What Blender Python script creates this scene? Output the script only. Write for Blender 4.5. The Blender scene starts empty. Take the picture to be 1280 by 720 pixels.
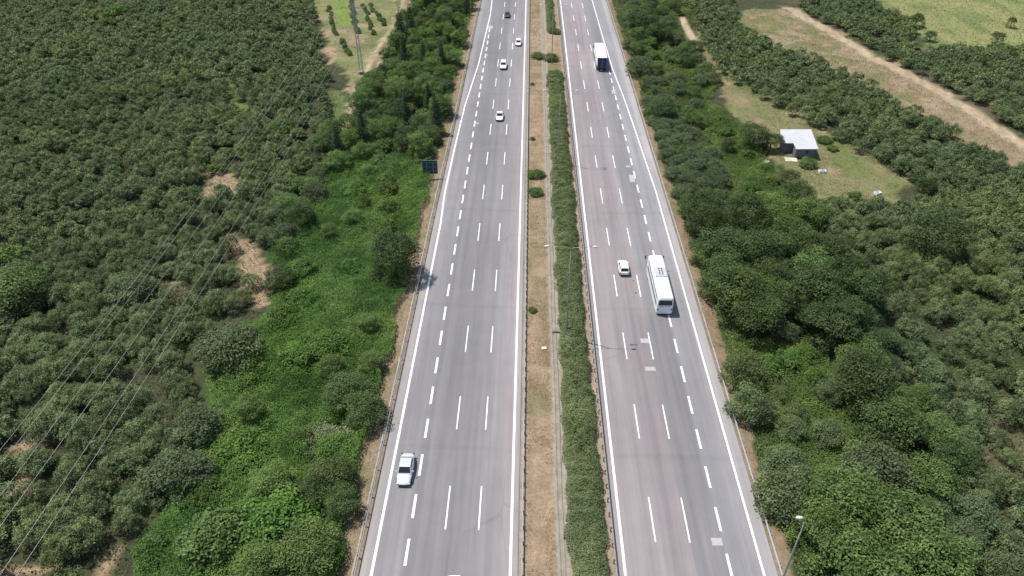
import bpy, math, random
import numpy as np
from mathutils import Vector, Matrix

random.seed(7)
RNG = np.random.default_rng(7)
C = bpy.context.scene.collection
sc = bpy.context.scene
R = math.radians

# ------------------------------------------------------------------ camera
FPX, HCAM = 899.0, 70.0
PITCH = math.atan(665.0 / FPX)
YAW = R(1.332)
CP, SP, CY, SY = math.cos(PITCH), math.sin(PITCH), math.cos(YAW), math.sin(YAW)
FWD = np.array((-SY * CP, CY * CP, -SP)); RGT = np.array((CY, SY, 0.0)); UPV = np.cross(RGT, FWD)

def g(px, py, z=0.0):
    """where the ray through a photo pixel meets the horizontal plane at height z"""
    d = FWD * FPX + RGT * (px - 640) - UPV * (py - 360)
    t = (z - HCAM) / d[2]
    return (d[0] * t, d[1] * t)

def poly(pts, z=0.0):
    return np.array([g(a, b, z) for a, b in pts])

def project(x, y, z=0.0):
    v = np.stack([x, y, np.zeros_like(x) + z - HCAM], -1)
    f = v @ FWD
    return 640 + FPX * (v @ RGT) / f, 360 - FPX * (v @ UPV) / f

def inside(x, y, P):
    r = np.zeros(x.shape, bool)
    n = len(P)
    for i in range(n):
        x1, y1 = P[i]; x2, y2 = P[(i + 1) % n]
        if y1 == y2: continue
        c = ((y1 > y) != (y2 > y)) & (x < (x2 - x1) * (y - y1) / (y2 - y1) + x1)
        r ^= c
    return r

cd = bpy.data.cameras.new("camera"); cam = bpy.data.objects.new("camera", cd); C.objects.link(cam)
cam.location = (0, 0, HCAM); cam.rotation_euler = (math.pi / 2 - PITCH, 0, YAW)
cd.sensor_width = 36; cd.lens = 36 * FPX / 1280; cd.clip_end = 9000; cd.clip_start = .5
sc.camera = cam

# ------------------------------------------------------------------ value noise
def vnoise(x, y, s, seed=0):
    x = np.asarray(x, float) / s + 1000; y = np.asarray(y, float) / s + 1000
    xi = np.floor(x).astype(np.int64); yi = np.floor(y).astype(np.int64)
    fx = x - xi; fy = y - yi
    fx = fx * fx * (3 - 2 * fx); fy = fy * fy * (3 - 2 * fy)
    def h(a, b):
        v = (a * 374761393 + b * 668265263 + seed * 974711) & 0x7fffffff
        v = ((v ^ (v >> 13)) * 1274126177) & 0x7fffffff
        return ((v ^ (v >> 16)) & 0xffff) / 65535.0
    return (h(xi, yi) * (1 - fx) + h(xi + 1, yi) * fx) * (1 - fy) + (h(xi, yi + 1) * (1 - fx) + h(xi + 1, yi + 1) * fx) * fy

# ------------------------------------------------------------------ tagging
def tag(o, label=None, cat=None, group=None, kind=None):
    if label: o['label'] = label
    if cat: o['category'] = cat
    if group: o['group'] = group
    if kind: o['kind'] = kind
    return o

def link(name, me, mats=None, parent=None, loc=None, rz=None):
    o = bpy.data.objects.new(name, me); C.objects.link(o)
    if mats:
        for m in (mats if isinstance(mats, (list, tuple)) else [mats]): me.materials.append(m)
    if parent: o.parent = parent
    if loc is not None: o.location = loc
    if rz is not None: o.rotation_euler = (0, 0, rz)
    return o

def empty(name, loc, rz=0.0):
    o = bpy.data.objects.new(name, None); C.objects.link(o)
    o.location = loc; o.rotation_euler = (0, 0, rz); o.empty_display_size = .3
    return o

def copy_tree(o, parent=None):
    c = o.copy(); C.objects.link(c); c.parent = parent
    for ch in o.children: copy_tree(ch, c)
    return c

# ------------------------------------------------------------------ materials
def new_mat(name):
    m = bpy.data.materials.new(name); m.use_nodes = True
    nt = m.node_tree; nt.nodes.clear()
    out = nt.nodes.new("ShaderNodeOutputMaterial")
    return m, nt, out

def N(nt, t, **kw):
    n = nt.nodes.new("ShaderNode" + t)
    for k, v in kw.items(): setattr(n, k, v)
    return n

def pbsdf(nt, out, rough=.7, metal=0.0, spec=.3):
    b = N(nt, "BsdfPrincipled"); b.inputs["Roughness"].default_value = rough
    b.inputs["Metallic"].default_value = metal; b.inputs["Specular IOR Level"].default_value = spec
    nt.links.new(b.outputs[0], out.inputs[0]); return b

def ramp(nt, stops, interp="LINEAR"):
    r = N(nt, "ValToRGB"); cr = r.color_ramp; cr.interpolation = interp
    while len(cr.elements) < len(stops): cr.elements.new(.5)
    for e, (p, c) in zip(cr.elements, stops):
        e.position = p; e.color = (c[0], c[1], c[2], 1) if len(c) == 3 else c
    return r

def mix(nt, a, b, fac, mode="MIX"):
    m = N(nt, "MixRGB", blend_type=mode)
    for k, v in ((1, a), (2, b), (0, fac)):
        if isinstance(v, (int, float)): m.inputs[k].default_value = v
        elif isinstance(v, tuple): m.inputs[k].default_value = (*v, 1)
        else: nt.links.new(v, m.inputs[k])
    return m.outputs[0]

def coord(nt, scale=(1, 1, 1), which="Object"):
    t = N(nt, "TexCoord"); mp = N(nt, "Mapping"); mp.inputs["Scale"].default_value = scale
    nt.links.new(t.outputs[which], mp.inputs[0]); return mp.outputs[0]

def noise(nt, vec, scale, detail=3, rough=.55):
    n = N(nt, "TexNoise"); n.inputs["Scale"].default_value = scale
    n.inputs["Detail"].default_value = detail; n.inputs["Roughness"].default_value = rough
    nt.links.new(vec, n.inputs["Vector"]); return n.outputs["Fac"]

def solid(name, col, rough=.6, metal=0.0, spec=.4, var=.12, nscale=3.0, dirt=(.12, .10, .08), dirtamt=.0, coat=0.0):
    m, nt, out = new_mat(name); b = pbsdf(nt, out, rough, metal, spec)
    v = coord(nt); f = noise(nt, v, nscale, 4)
    r = ramp(nt, [(.25, tuple(c * (1 - var) for c in col)), (.75, tuple(min(1, c * (1 + var)) for c in col))])
    nt.links.new(f, r.inputs[0]); c = r.outputs[0]
    if dirtamt > 0:
        f2 = noise(nt, v, nscale * .45, 5, .7); r2 = ramp(nt, [(.45, (0, 0, 0)), (.8, (dirtamt,) * 3)])
        nt.links.new(f2, r2.inputs[0]); c = mix(nt, c, dirt, r2.outputs[0])
    nt.links.new(c, b.inputs["Base Color"])
    if coat: b.inputs["Coat Weight"].default_value = coat; b.inputs["Coat Roughness"].default_value = .08
    return m

def leaf_mat(name, dark, mid, light, transl=.20, rough=.6):
    m, nt, out = new_mat(name)
    a = N(nt, "Attribute", attribute_name="tint")
    oi = N(nt, "ObjectInfo")
    ad = N(nt, "Math", operation="MULTIPLY_ADD"); nt.links.new(oi.outputs["Random"], ad.inputs[0])
    ad.inputs[1].default_value = .26; nt.links.new(a.outputs["Fac"], ad.inputs[2])
    sb = N(nt, "Math", operation="SUBTRACT"); nt.links.new(ad.outputs[0], sb.inputs[0]); sb.inputs[1].default_value = .13
    r = ramp(nt, [(.08, dark), (.5, mid), (.95, light)]); nt.links.new(sb.outputs[0], r.inputs[0])
    hs = N(nt, "HueSaturation"); nt.links.new(r.outputs[0], hs.inputs["Color"])
    mh = N(nt, "MapRange"); nt.links.new(oi.outputs["Random"], mh.inputs[0]); mh.inputs[3].default_value = .485; mh.inputs[4].default_value = .515
    nt.links.new(mh.outputs[0], hs.inputs["Hue"])
    d = N(nt, "BsdfPrincipled"); d.inputs["Roughness"].default_value = rough; d.inputs["Specular IOR Level"].default_value = .12
    geo = N(nt, "NewGeometry"); pr = ramp(nt, [(.32, (.82, .90, .92)), (.5, (1, 1, 1)), (.68, (1.16, 1.12, .90))])
    nt.links.new(noise(nt, geo.outputs["Position"], .045, 4, .62), pr.inputs[0])
    pc = mix(nt, hs.outputs[0], pr.outputs[0], 1.0, "MULTIPLY"); nt.links.new(pc, d.inputs["Base Color"])
    t = N(nt, "BsdfTranslucent"); br = mix(nt, pc, (1.25, 1.35, .7), 1.0, "MULTIPLY"); nt.links.new(br, t.inputs[0])
    mx = N(nt, "MixShader"); mx.inputs[0].default_value = transl
    nt.links.new(d.outputs[0], mx.inputs[1]); nt.links.new(t.outputs[0], mx.inputs[2]); nt.links.new(mx.outputs[0], out.inputs[0])
    return m

LM = {
    'hazel': leaf_mat("hazel_leaves", (.036, .056, .021), (.118, .156, .066), (.245, .292, .134)),
    'dark': leaf_mat("dark_leaves", (.022, .040, .013), (.060, .094, .032), (.125, .168, .060)),
    'broad': leaf_mat("green_leaves", (.036, .068, .018), (.102, .165, .046), (.195, .270, .085)),
    'silver': leaf_mat("grey_green_leaves", (.044, .066, .030), (.105, .140, .064), (.190, .235, .115)),
    'bright': leaf_mat("scrub_leaves", (.030, .066, .014), (.080, .155, .032), (.170, .255, .062)),
    'conifer': leaf_mat("conifer_needles", (.020, .036, .020), (.042, .070, .038), (.075, .112, .062), .1),
    'hedge': leaf_mat("oleander_leaves", (.062, .092, .040), (.130, .175, .074), (.210, .255, .115)),
    'yellow': leaf_mat("yellow_green_leaves", (.050, .092, .022), (.115, .175, .042), (.215, .265, .080)),
    'straw': leaf_mat("dry_grass_blades", (.090, .075, .040), (.210, .165, .095), (.340, .280, .170)),
    'bloom': leaf_mat("pale_flowering_weed", (.060, .095, .035), (.170, .215, .110), (.420, .460, .330)),
}
M = {}
M['bark'] = solid("bark", (.13, .10, .075), .9, 0, .1, .35, 6)
M['galv'] = solid("galvanised_steel", (.44, .45, .46), .42, .55, .5, .18, 1.2, dirtamt=.35)
M['galv_dark'] = solid("weathered_steel", (.20, .20, .20), .55, .4, .4, .25, 1.2, dirtamt=.5)
M['lamp_pole'] = solid("lamp_pole_steel", (.27, .30, .25), .5, .3, .4, .1, 2)
M['tower'] = solid("tower_steel", (.40, .41, .40), .5, .4, .4, .15, 2)
M['wire'] = solid("aluminium_wire", (.48, .48, .48), .45, .5, .5, .05, 1)
M['ceramic'] = solid("insulator_ceramic", (.18, .08, .05), .3, 0, .5, .1, 4)
M['lamp_cover'] = solid("lamp_head_cover", (.55, .56, .53), .5, 0, .4, .08, 4)
M['lens'] = solid("lamp_glass", (.72, .75, .74), .2, 0, .6, .05, 4)
M['white_paint'] = solid("white_car_paint", (.80, .80, .80), .32, 0, .5, .02, 2, coat=.5)
M['silver_paint'] = solid("silver_car_paint", (.52, .55, .58), .32, .2, .5, .03, 2, coat=.6)
M['grey_paint'] = solid("dark_grey_car_paint", (.055, .060, .068), .3, .3, .5, .05, 2, coat=.6)
M['glass'] = solid("car_glass", (.018, .022, .027), .08, 0, .6, .1, 2)
M['rubber'] = solid("tyre_rubber", (.02, .02, .02), .8, 0, .2, .2, 8)
M['rim'] = solid("alloy_rim", (.45, .45, .46), .35, .7, .5, .05, 8)
M['black'] = solid("black_plastic", (.025, .025, .027), .5, 0, .4, .1, 5)
M['red_lens'] = solid("tail_lamp_lens", (.22, .03, .03), .2, 0, .6, .05, 8)
M['clear_lens'] = solid("head_lamp_lens", (.6, .62, .64), .12, 0, .6, .05, 8)
M['plate'] = solid("number_plate", (.75, .75, .75), .4, 0, .4, .02, 8)
M['bus_white'] = solid("bus_paint", (.78, .79, .80), .35, 0, .5, .03, .8, coat=.4)
M['bus_grey'] = solid("bus_roof_unit", (.42, .44, .43), .6, 0, .3, .15, 3)
M['box_white'] = solid("truck_box_panel", (.80, .80, .81), .5, 0, .4, .03, .7)
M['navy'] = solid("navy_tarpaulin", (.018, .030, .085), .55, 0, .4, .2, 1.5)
M['chassis'] = solid("chassis_steel", (.05, .05, .05), .7, .3, .3, .2, 3)
M['sign_back'] = solid("sign_back_panel", (.030, .075, .085), .45, .2, .4, .12, 1.5)
M['sign_frame'] = solid("sign_frame_steel", (.25, .29, .29), .5, .4, .4, .1, 2)
M['sign_face'] = solid("sign_face_green", (.01, .14, .07), .4, 0, .4, .05, 2)
M['concrete'] = solid("concrete", (.34, .31, .27), .9, 0, .2, .2, 1.1, dirt=(.14, .11, .07), dirtamt=.6)
M['gutter'] = solid("stained_gutter_concrete", (.25, .225, .18), .95, 0, .1, .2, 1.1, dirt=(.15, .115, .075), dirtamt=.8)
M['slab'] = solid("pale_slab", (.60, .55, .47), .8, 0, .2, .1, 3)
M['sheet_roof'] = solid("painted_sheet_roof", (.54, .54, .57), .6, .0, .3, .08, .8, dirt=(.30, .26, .22), dirtamt=.35)
_m = M['sheet_roof']; _nt = _m.node_tree; _b = [n for n in _nt.nodes if n.type == 'BSDF_PRINCIPLED'][0]
_w = N(_nt, "TexWave", wave_type='BANDS', bands_direction='X'); _w.inputs["Scale"].default_value = 1.1; _nt.links.new(coord(_nt), _w.inputs[0])
_bp = N(_nt, "Bump"); _bp.inputs["Strength"].default_value = 1.0; _bp.inputs["Distance"].default_value = .08; _nt.links.new(_w.outputs["Fac"], _bp.inputs["Height"]); _nt.links.new(_bp.outputs[0], _b.inputs["Normal"])
M['shed_wall'] = solid("weathered_boards", (.17, .16, .165), .85, 0, .2, .3, 2.2)
M['plastic_white'] = solid("white_plastic", (.75, .75, .72), .5, 0, .4, .05, 4)
M['paint'] = solid("road_marking_paint", (.76, .76, .76), .6, 0, .3, .10, 2.4, dirt=(.36, .35, .34), dirtamt=.8)
M['patch_light'] = solid("light_road_patch", (.37, .355, .34), .9, 0, .2, .10, 2.5)
M['patch_dark_and_shadow'] = solid("dark_patch_and_lamp_shadow", (.12, .105, .10), .9, 0, .2, .2, 2.5)  # dark road spots, and street lamp shadows painted on as colour

# ------------------------------------------------------------------ generic mesh helper
class MB:
    def __init__(s): s.v = []; s.f = []; s.mi = []; s.cur = 0
    def add(s, vs, fs):
        b = len(s.v); s.v += [tuple(v) for v in vs]
        for f in fs: s.f.append([b + i for i in f]); s.mi.append(s.cur)
    def box(s, x0, x1, y0, y1, z0, z1):
        s.add([(x0, y0, z0), (x1, y0, z0), (x1, y1, z0), (x0, y1, z0), (x0, y0, z1), (x1, y0, z1), (x1, y1, z1), (x0, y1, z1)],
              [(0, 3, 2, 1), (4, 5, 6, 7), (0, 1, 5, 4), (1, 2, 6, 5), (2, 3, 7, 6), (3, 0, 4, 7)])
    def tube(s, pts, rad, n=8, cap=True):
        pts = [Vector(p) for p in pts]
        rad = rad if isinstance(rad, (list, tuple)) else [rad] * len(pts)
        b = len(s.v); ref = None
        for i, p in enumerate(pts):
            t = (pts[min(i + 1, len(pts) - 1)] - pts[max(i - 1, 0)]).normalized()
            if ref is None: ref = t.orthogonal().normalized()
            ref = (ref - t * ref.dot(t)).normalized(); w = t.cross(ref)
            for k in range(n):
                a = 2 * math.pi * k / n
                s.v.append(tuple(p + (ref * math.cos(a) + w * math.sin(a)) * rad[i]))
        for i in range(len(pts) - 1):
            for k in range(n):
                a = b + i * n + k; c = b + i * n + (k + 1) % n
                s.f.append([a, c, c + n, a + n]); s.mi.append(s.cur)
        if cap:
            s.f.append([b + k for k in range(n)][::-1]); s.mi.append(s.cur)
            e = b + (len(pts) - 1) * n
            s.f.append([e + k for k in range(n)]); s.mi.append(s.cur)
    def loft(s, rings, cap=True):
        n = len(rings[0]); b = len(s.v)
        for r in rings: s.v += [tuple(p) for p in r]
        for i in range(len(rings) - 1):
            for k in range(n):
                a = b + i * n + k; c = b + i * n + (k + 1) % n
                s.f.append([a, c, c + n, a + n]); s.mi.append(s.cur)
        if cap:
            s.f.append([b + k for k in range(n)][::-1]); s.mi.append(s.cur)
            e = b + (len(rings) - 1) * n
            s.f.append([e + k for k in range(n)]); s.mi.append(s.cur)
    def build(s, name, mats, parent=None, smooth=False, bevel=0, subsurf=0, loc=None, rz=None):
        me = bpy.data.meshes.new(name); me.from_pydata(s.v, [], s.f); me.update()
        if smooth: me.polygons.foreach_set("use_smooth", [True] * len(me.polygons))
        o = link(name, me, mats, parent, loc, rz)
        if max(s.mi, default=0) > 0: me.polygons.foreach_set("material_index", s.mi)
        if bevel:
            m = o.modifiers.new("bevel", "BEVEL"); m.width = bevel; m.segments = 2; m.limit_method = 'ANGLE'
        if subsurf:
            m = o.modifiers.new("subsurf", "SUBSURF"); m.levels = m.render_levels = subsurf
        return o

# ------------------------------------------------------------------ leaves
def quads_mesh(name, cen, nrm, size, tint, rng, aspect=.62, extra=None):
    n = len(cen)
    nrm = nrm / (np.linalg.norm(nrm, axis=1, keepdims=True) + 1e-9)
    a = rng.normal(size=(n, 3)); a -= nrm * (a * nrm).sum(1, keepdims=True)
    a /= np.linalg.norm(a, axis=1, keepdims=True) + 1e-9
    b = np.cross(nrm, a)
    sz = (size * rng.uniform(.65, 1.3, n))[:, None]
    L = a * sz * .5; W = b * sz * .5 * aspect
    bend = nrm * sz * .12
    v = np.stack([cen - L - bend, cen + W - L * .1, cen + L - bend, cen - W - L * .1], 1).reshape(-1, 3)
    nv = n * 4; ev, ef, et = 0, 0, None
    me = bpy.data.meshes.new(name)
    tv = np.repeat(tint, 4)
    loops = np.arange(nv); starts = np.arange(0, nv, 4); tot = np.full(n, 4); mi = np.zeros(n, int)
    if extra is not None:                      # (verts, quads) of stems in the same mesh, second material slot
        evv, eff = extra; evv = np.array(evv, float); eff = np.array(eff, int)
        loops = np.concatenate([loops, (eff + nv).ravel()])
        starts = np.concatenate([starts, nv + np.arange(len(eff)) * 4]); tot = np.concatenate([tot, np.full(len(eff), 4)])
        mi = np.concatenate([mi, np.ones(len(eff), int)])
        v = np.concatenate([v, evv]); tv = np.concatenate([tv, np.full(len(evv), .5)])
    me.vertices.add(len(v)); me.vertices.foreach_set("co", v.astype(np.float32).ravel())
    me.loops.add(len(loops)); me.loops.foreach_set("vertex_index", loops.astype(np.int32))
    me.polygons.add(len(starts)); me.polygons.foreach_set("loop_start", starts.astype(np.int32))
    me.polygons.foreach_set("loop_total", tot.astype(np.int32))
    me.polygons.foreach_set("material_index", mi.astype(np.int32))
    at = me.attributes.new("tint", 'FLOAT', 'POINT'); at.data.foreach_set("value", tv.astype(np.float32))
    me.update(calc_edges=True)
    return me

def cloud(rng, lobes, n, fill=.30, low=-.35, flat=.45):
    """leaf centres and normals over a set of lobes (cx,cy,cz,rx,ry,rz,tint)"""
    lb = np.array(lobes, float)
    area = (lb[:, 3] * lb[:, 4] + lb[:, 4] * lb[:, 5] + lb[:, 3] * lb[:, 5])
    idx = rng.choice(len(lb), size=int(n * 1.5), p=area / area.sum())
    d = rng.normal(size=(len(idx), 3)); d /= np.linalg.norm(d, axis=1, keepdims=True)
    fl = d[:, 2] < low; d[fl, 2] *= -1
    rad = 1 - fill * rng.random(len(idx)) ** 1.5 + .21 * rng.normal(size=len(idx))
    L = lb[idx]
    c = L[:, :3] + d * L[:, 3:6] * rad[:, None]
    keep = c[:, 2] > .05
    for k in range(len(lb)):
        q = ((c - lb[k, :3]) / lb[k, 3:6]); q = (q * q).sum(1)
        keep &= ~((q < .45) & (idx != k))
    c, d, idx = c[keep][:n], d[keep][:n], idx[keep][:n]
    nm = d * (1 - flat) + np.array((0, 0, flat)) + rng.normal(size=c.shape) * .33
    t = lb[idx, 6] + rng.normal(size=len(c)) * .17
    return c, nm, np.clip(t, 0, 1)

def stems(rng, h, r, k=6):
    mb = MB()
    for i in range(k):
        a = rng.uniform(0, 6.28); q = rng.uniform(.3, .8) * r
        mb.tube([(0.12 * math.cos(a), .12 * math.sin(a), -.25), (q * .45 * math.cos(a), q * .45 * math.sin(a), h * .4), (q * math.cos(a), q * math.sin(a), h * .8)], [.06, .045, .02], 4, cap=False)
    return mb.v, mb.f

def hazel_lobes(rng, r=2.2, h=3.3, k=15):
    lo = []
    for i in range(k):
        a = rng.uniform(0, 6.28); q = r * math.sqrt(rng.uniform(0, 1)) * .85
        z = h * (.88 - .50 * (q / r) ** 2) * rng.uniform(.80, 1.12)
        s = rng.uniform(.30, .60)
        lo.append((q * math.cos(a), q * math.sin(a), z - s, s, s * rng.uniform(.8, 1.2), s * rng.uniform(1.1, 1.7), rng.uniform(.2, .8)))
    lo.append((0, 0, h * .42, r * .72, r * .72, h * .36, .3))
    return lo

def tree_lobes(rng, Rr=3.5, h=7.5, k=18, base=.14, round_=1.0):
    lo = []; zc = h * (base + 1) * .5; hz = h * (1 - base) * .5
    for i in range(k):
        d = rng.normal(size=3); d /= np.linalg.norm(d); d[2] = abs(d[2]) * 1.1 - (.25 if base > .1 else .55)
        q = rng.uniform(.40, .90)
        s = Rr * (.14 + .22 * rng.random() ** 1.5)
        lo.append((d[0] * Rr * q, d[1] * Rr * q, zc + d[2] * hz * q, s, s * rng.uniform(.85, 1.15), s * rng.uniform(.65, .95) * round_, rng.uniform(.3, .7)))
    for i in range(int(k * (.5 if base < .1 else .22))):     # skirt of low foliage
        a = rng.uniform(0, 6.28); q = Rr * rng.uniform(.62, .88); s = Rr * rng.uniform(.16, .26)
        lo.append((q * math.cos(a), q * math.sin(a), h * rng.uniform(.08, .30) + .3, s, s, s * 1.2, rng.uniform(.25, .6)))
    lo.append((0, 0, zc, Rr * .6, Rr * .6, hz * .72, .35))
    return lo

def conifer_lobes(rng, Rr=2.3, h=11):
    lo = []; z = h * .12; 
    while z < h * .95:
        q = Rr * (1 - z / h) ** .75
        k = max(3, int(7 * q / Rr + 2)); a0 = rng.uniform(0, 6)
        for i in range(k):
            a = a0 + i * 6.283 / k + rng.uniform(-.2, .2); s = .30 * q + .15
            lo.append((q * .62 * math.cos(a), q * .62 * math.sin(a), z - .1 * q, s * 1.15, s * 1.15, s * .55 + .1, rng.uniform(.3, .7)))
        z += .42 + .34 * q
    lo.append((0, 0, h * .5, Rr * .3, Rr * .3, h * .45, .3)); lo.append((0, 0, h * .96, .16, .16, .6, .5))
    return lo

def trunk_mesh(rng, h, r0=.18, Rr=3.0, limbs=5, name="trunk"):
    mb = MB(); bx, by = rng.uniform(-.3, .3, 2)
    mb.tube([(0, 0, -.35), (bx * .3, by * .3, h * .3), (bx, by, h * .62)], [r0 * 1.25, r0 * .85, r0 * .35], 7)
    for i in range(limbs):
        a = i * 6.283 / limbs + rng.uniform(-.4, .4); z0 = h * rng.uniform(.25, .45); q = Rr * rng.uniform(.45, .7)
        mb.tube([(bx * .5, by * .5, z0), (q * .5 * math.cos(a), q * .5 * math.sin(a), z0 + h * .14), (q * math.cos(a), q * math.sin(a), z0 + h * .30)], [r0 * .5, r0 * .33, r0 * .12], 5)
    me = bpy.data.meshes.new(name); me.from_pydata(mb.v, [], mb.f); me.update()
    me.materials.append(M['bark']); return me

# prototypes: (crown mesh, trunk mesh, nominal R, nominal h)
PROTO = {}
def make_proto(kind, mat, fn, n, size, Rr, h, r0, limbs=5, variants=4, **kw):
    out = []
    for v in range(variants):
        rng = np.random.default_rng(hash_(kind) + v)
        lo = fn(rng, Rr, h, **kw)
        c, nm, t = cloud(rng, lo, n)
        me = quads_mesh("crown", c, nm, size, t, rng); me.materials.append(LM[mat])
        out.append((me, trunk_mesh(rng, h, r0, Rr, limbs), Rr, h))
    PROTO[kind] = out
def hash_(s): return sum((i + 1) * ord(c) for i, c in enumerate(s))

make_proto('broad', 'broad', tree_lobes, 6200, .235, 3.5, 7.0, .18, k=46)
make_proto('dark', 'dark', tree_lobes, 6800, .23, 3.5, 7.5, .18, k=52)
make_proto('silver', 'silver', tree_lobes, 5200, .22, 2.8, 4.5, .12, k=46, base=.06)
make_proto('scrubby', 'broad', tree_lobes, 3600, .235, 2.4, 3.2, .09, k=32, base=.05)
make_proto('bright', 'bright', tree_lobes, 3600, .235, 2.4, 3.0, .09, k=32, base=.05)
make_proto('yellow', 'yellow', tree_lobes, 1400, .27, 1.8, 2.4, .07, k=12, base=.05, variants=2)
make_proto('conifer', 'conifer', conifer_lobes, 4200, .26, 2.4, 11.0, .2, limbs=0, variants=3)

def plant(kind, x, y, label, group=None, h=None, r=None, cat=None, name=None, z=-.15):
    me, tr, Rr, hh = random.choice(PROTO[kind])
    nm = name or {'conifer': 'conifer_tree', 'broad': 'leafy_tree', 'dark': 'dark_tree', 'silver': 'grey_green_shrub', 'scrubby': 'green_shrub', 'bright': 'bright_green_shrub', 'yellow': 'yellow_green_shrub'}[kind]
    t = empty(nm, (x, y, z), random.uniform(0, 6.28))
    sx = (r / Rr) if r else random.uniform(.8, 1.15); sz = (h / hh) if h else random.uniform(.85, 1.15)
    t.scale = (sx, sx * random.uniform(.92, 1.08), sz)
    link('crown', me, None, t); link('trunk', tr, None, t)
    tag(t, label, cat or ('shrub' if 'shrub' in nm else 'tree'), group)
    return t

# ------------------------------------------------------------------ road layout (X across, Y along; road surface z = 0)
def X(px, py): return g(px, py)[0]
Y0, Y1 = -60.0, 620.0
L_EDGE, L_D1, L_D2, L_D3, L_IN = -15.97, -12.55, -8.65, -4.90, -1.20
R_IN, R_D1, R_D2, R_D3, R_EDGE = 11.05, 14.80, 18.60, 22.34, 25.80
# outer edge line of the left carriageway (entry lane tapers away up the road)
Lp = [(L_EDGE, Y0)] + [(L_EDGE, g(556, 240)[1] - 12)] + [g(556, 240), g(569, 182), g(581.7, 130), g(597.9, 81), g(608.7, 36), g(613, 18), g(615, 0)]
Lp.append((Lp[-1][0], Y1))
Ls = [(L_EDGE - 1.25, Y0), g(548.5, 250), g(576, 126), g(593.4, 41.5), g(602.5, 0)]; Ls.append((Ls[-1][0], Y1)); Ls[1] = (L_EDGE - 1.25, Ls[1][1])
Rp = [(R_EDGE, Y0), (R_EDGE, g(822, 240)[1]), g(793, 160), g(779, 120), g(766, 87), g(754, 48), g(740, 0)]; Rp.append((Rp[-1][0], Y1))
Rs = [(27.25, Y0), (27.25, Y1)]

def xat(line, y):
    return float(np.interp(y, [p[1] for p in line], [p[0] for p in line]))

def strip(name, xl, xr, ys, z, mat, skirt=0.0, **kw):
    mb = MB(); vs = []; fs = []
    for y in ys:
        a, b = xl(y), xr(y)
        vs += [(a, y, z), (b, y, z)]
        if skirt: vs += [(a - .25, y, z - skirt), (b + .25, y, z - skirt)]
    k = 4 if skirt else 2
    for i in range(len(ys) - 1):
        b = i * k
        fs.append((b, b + 1, b + k + 1, b + k))
        if skirt:
            fs.append((b + 2, b, b + k, b + k + 2)); fs.append((b + 1, b + 3, b + k + 3, b + k + 1))
    mb.add(vs, fs); o = mb.build(name, mat); return tag(o, kind='structure', **kw)

YS = sorted(set([Y0, Y1] + [p[1] for p in Lp + Ls + Rp] + list(np.arange(Y0, Y1, 10.0))))

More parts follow.
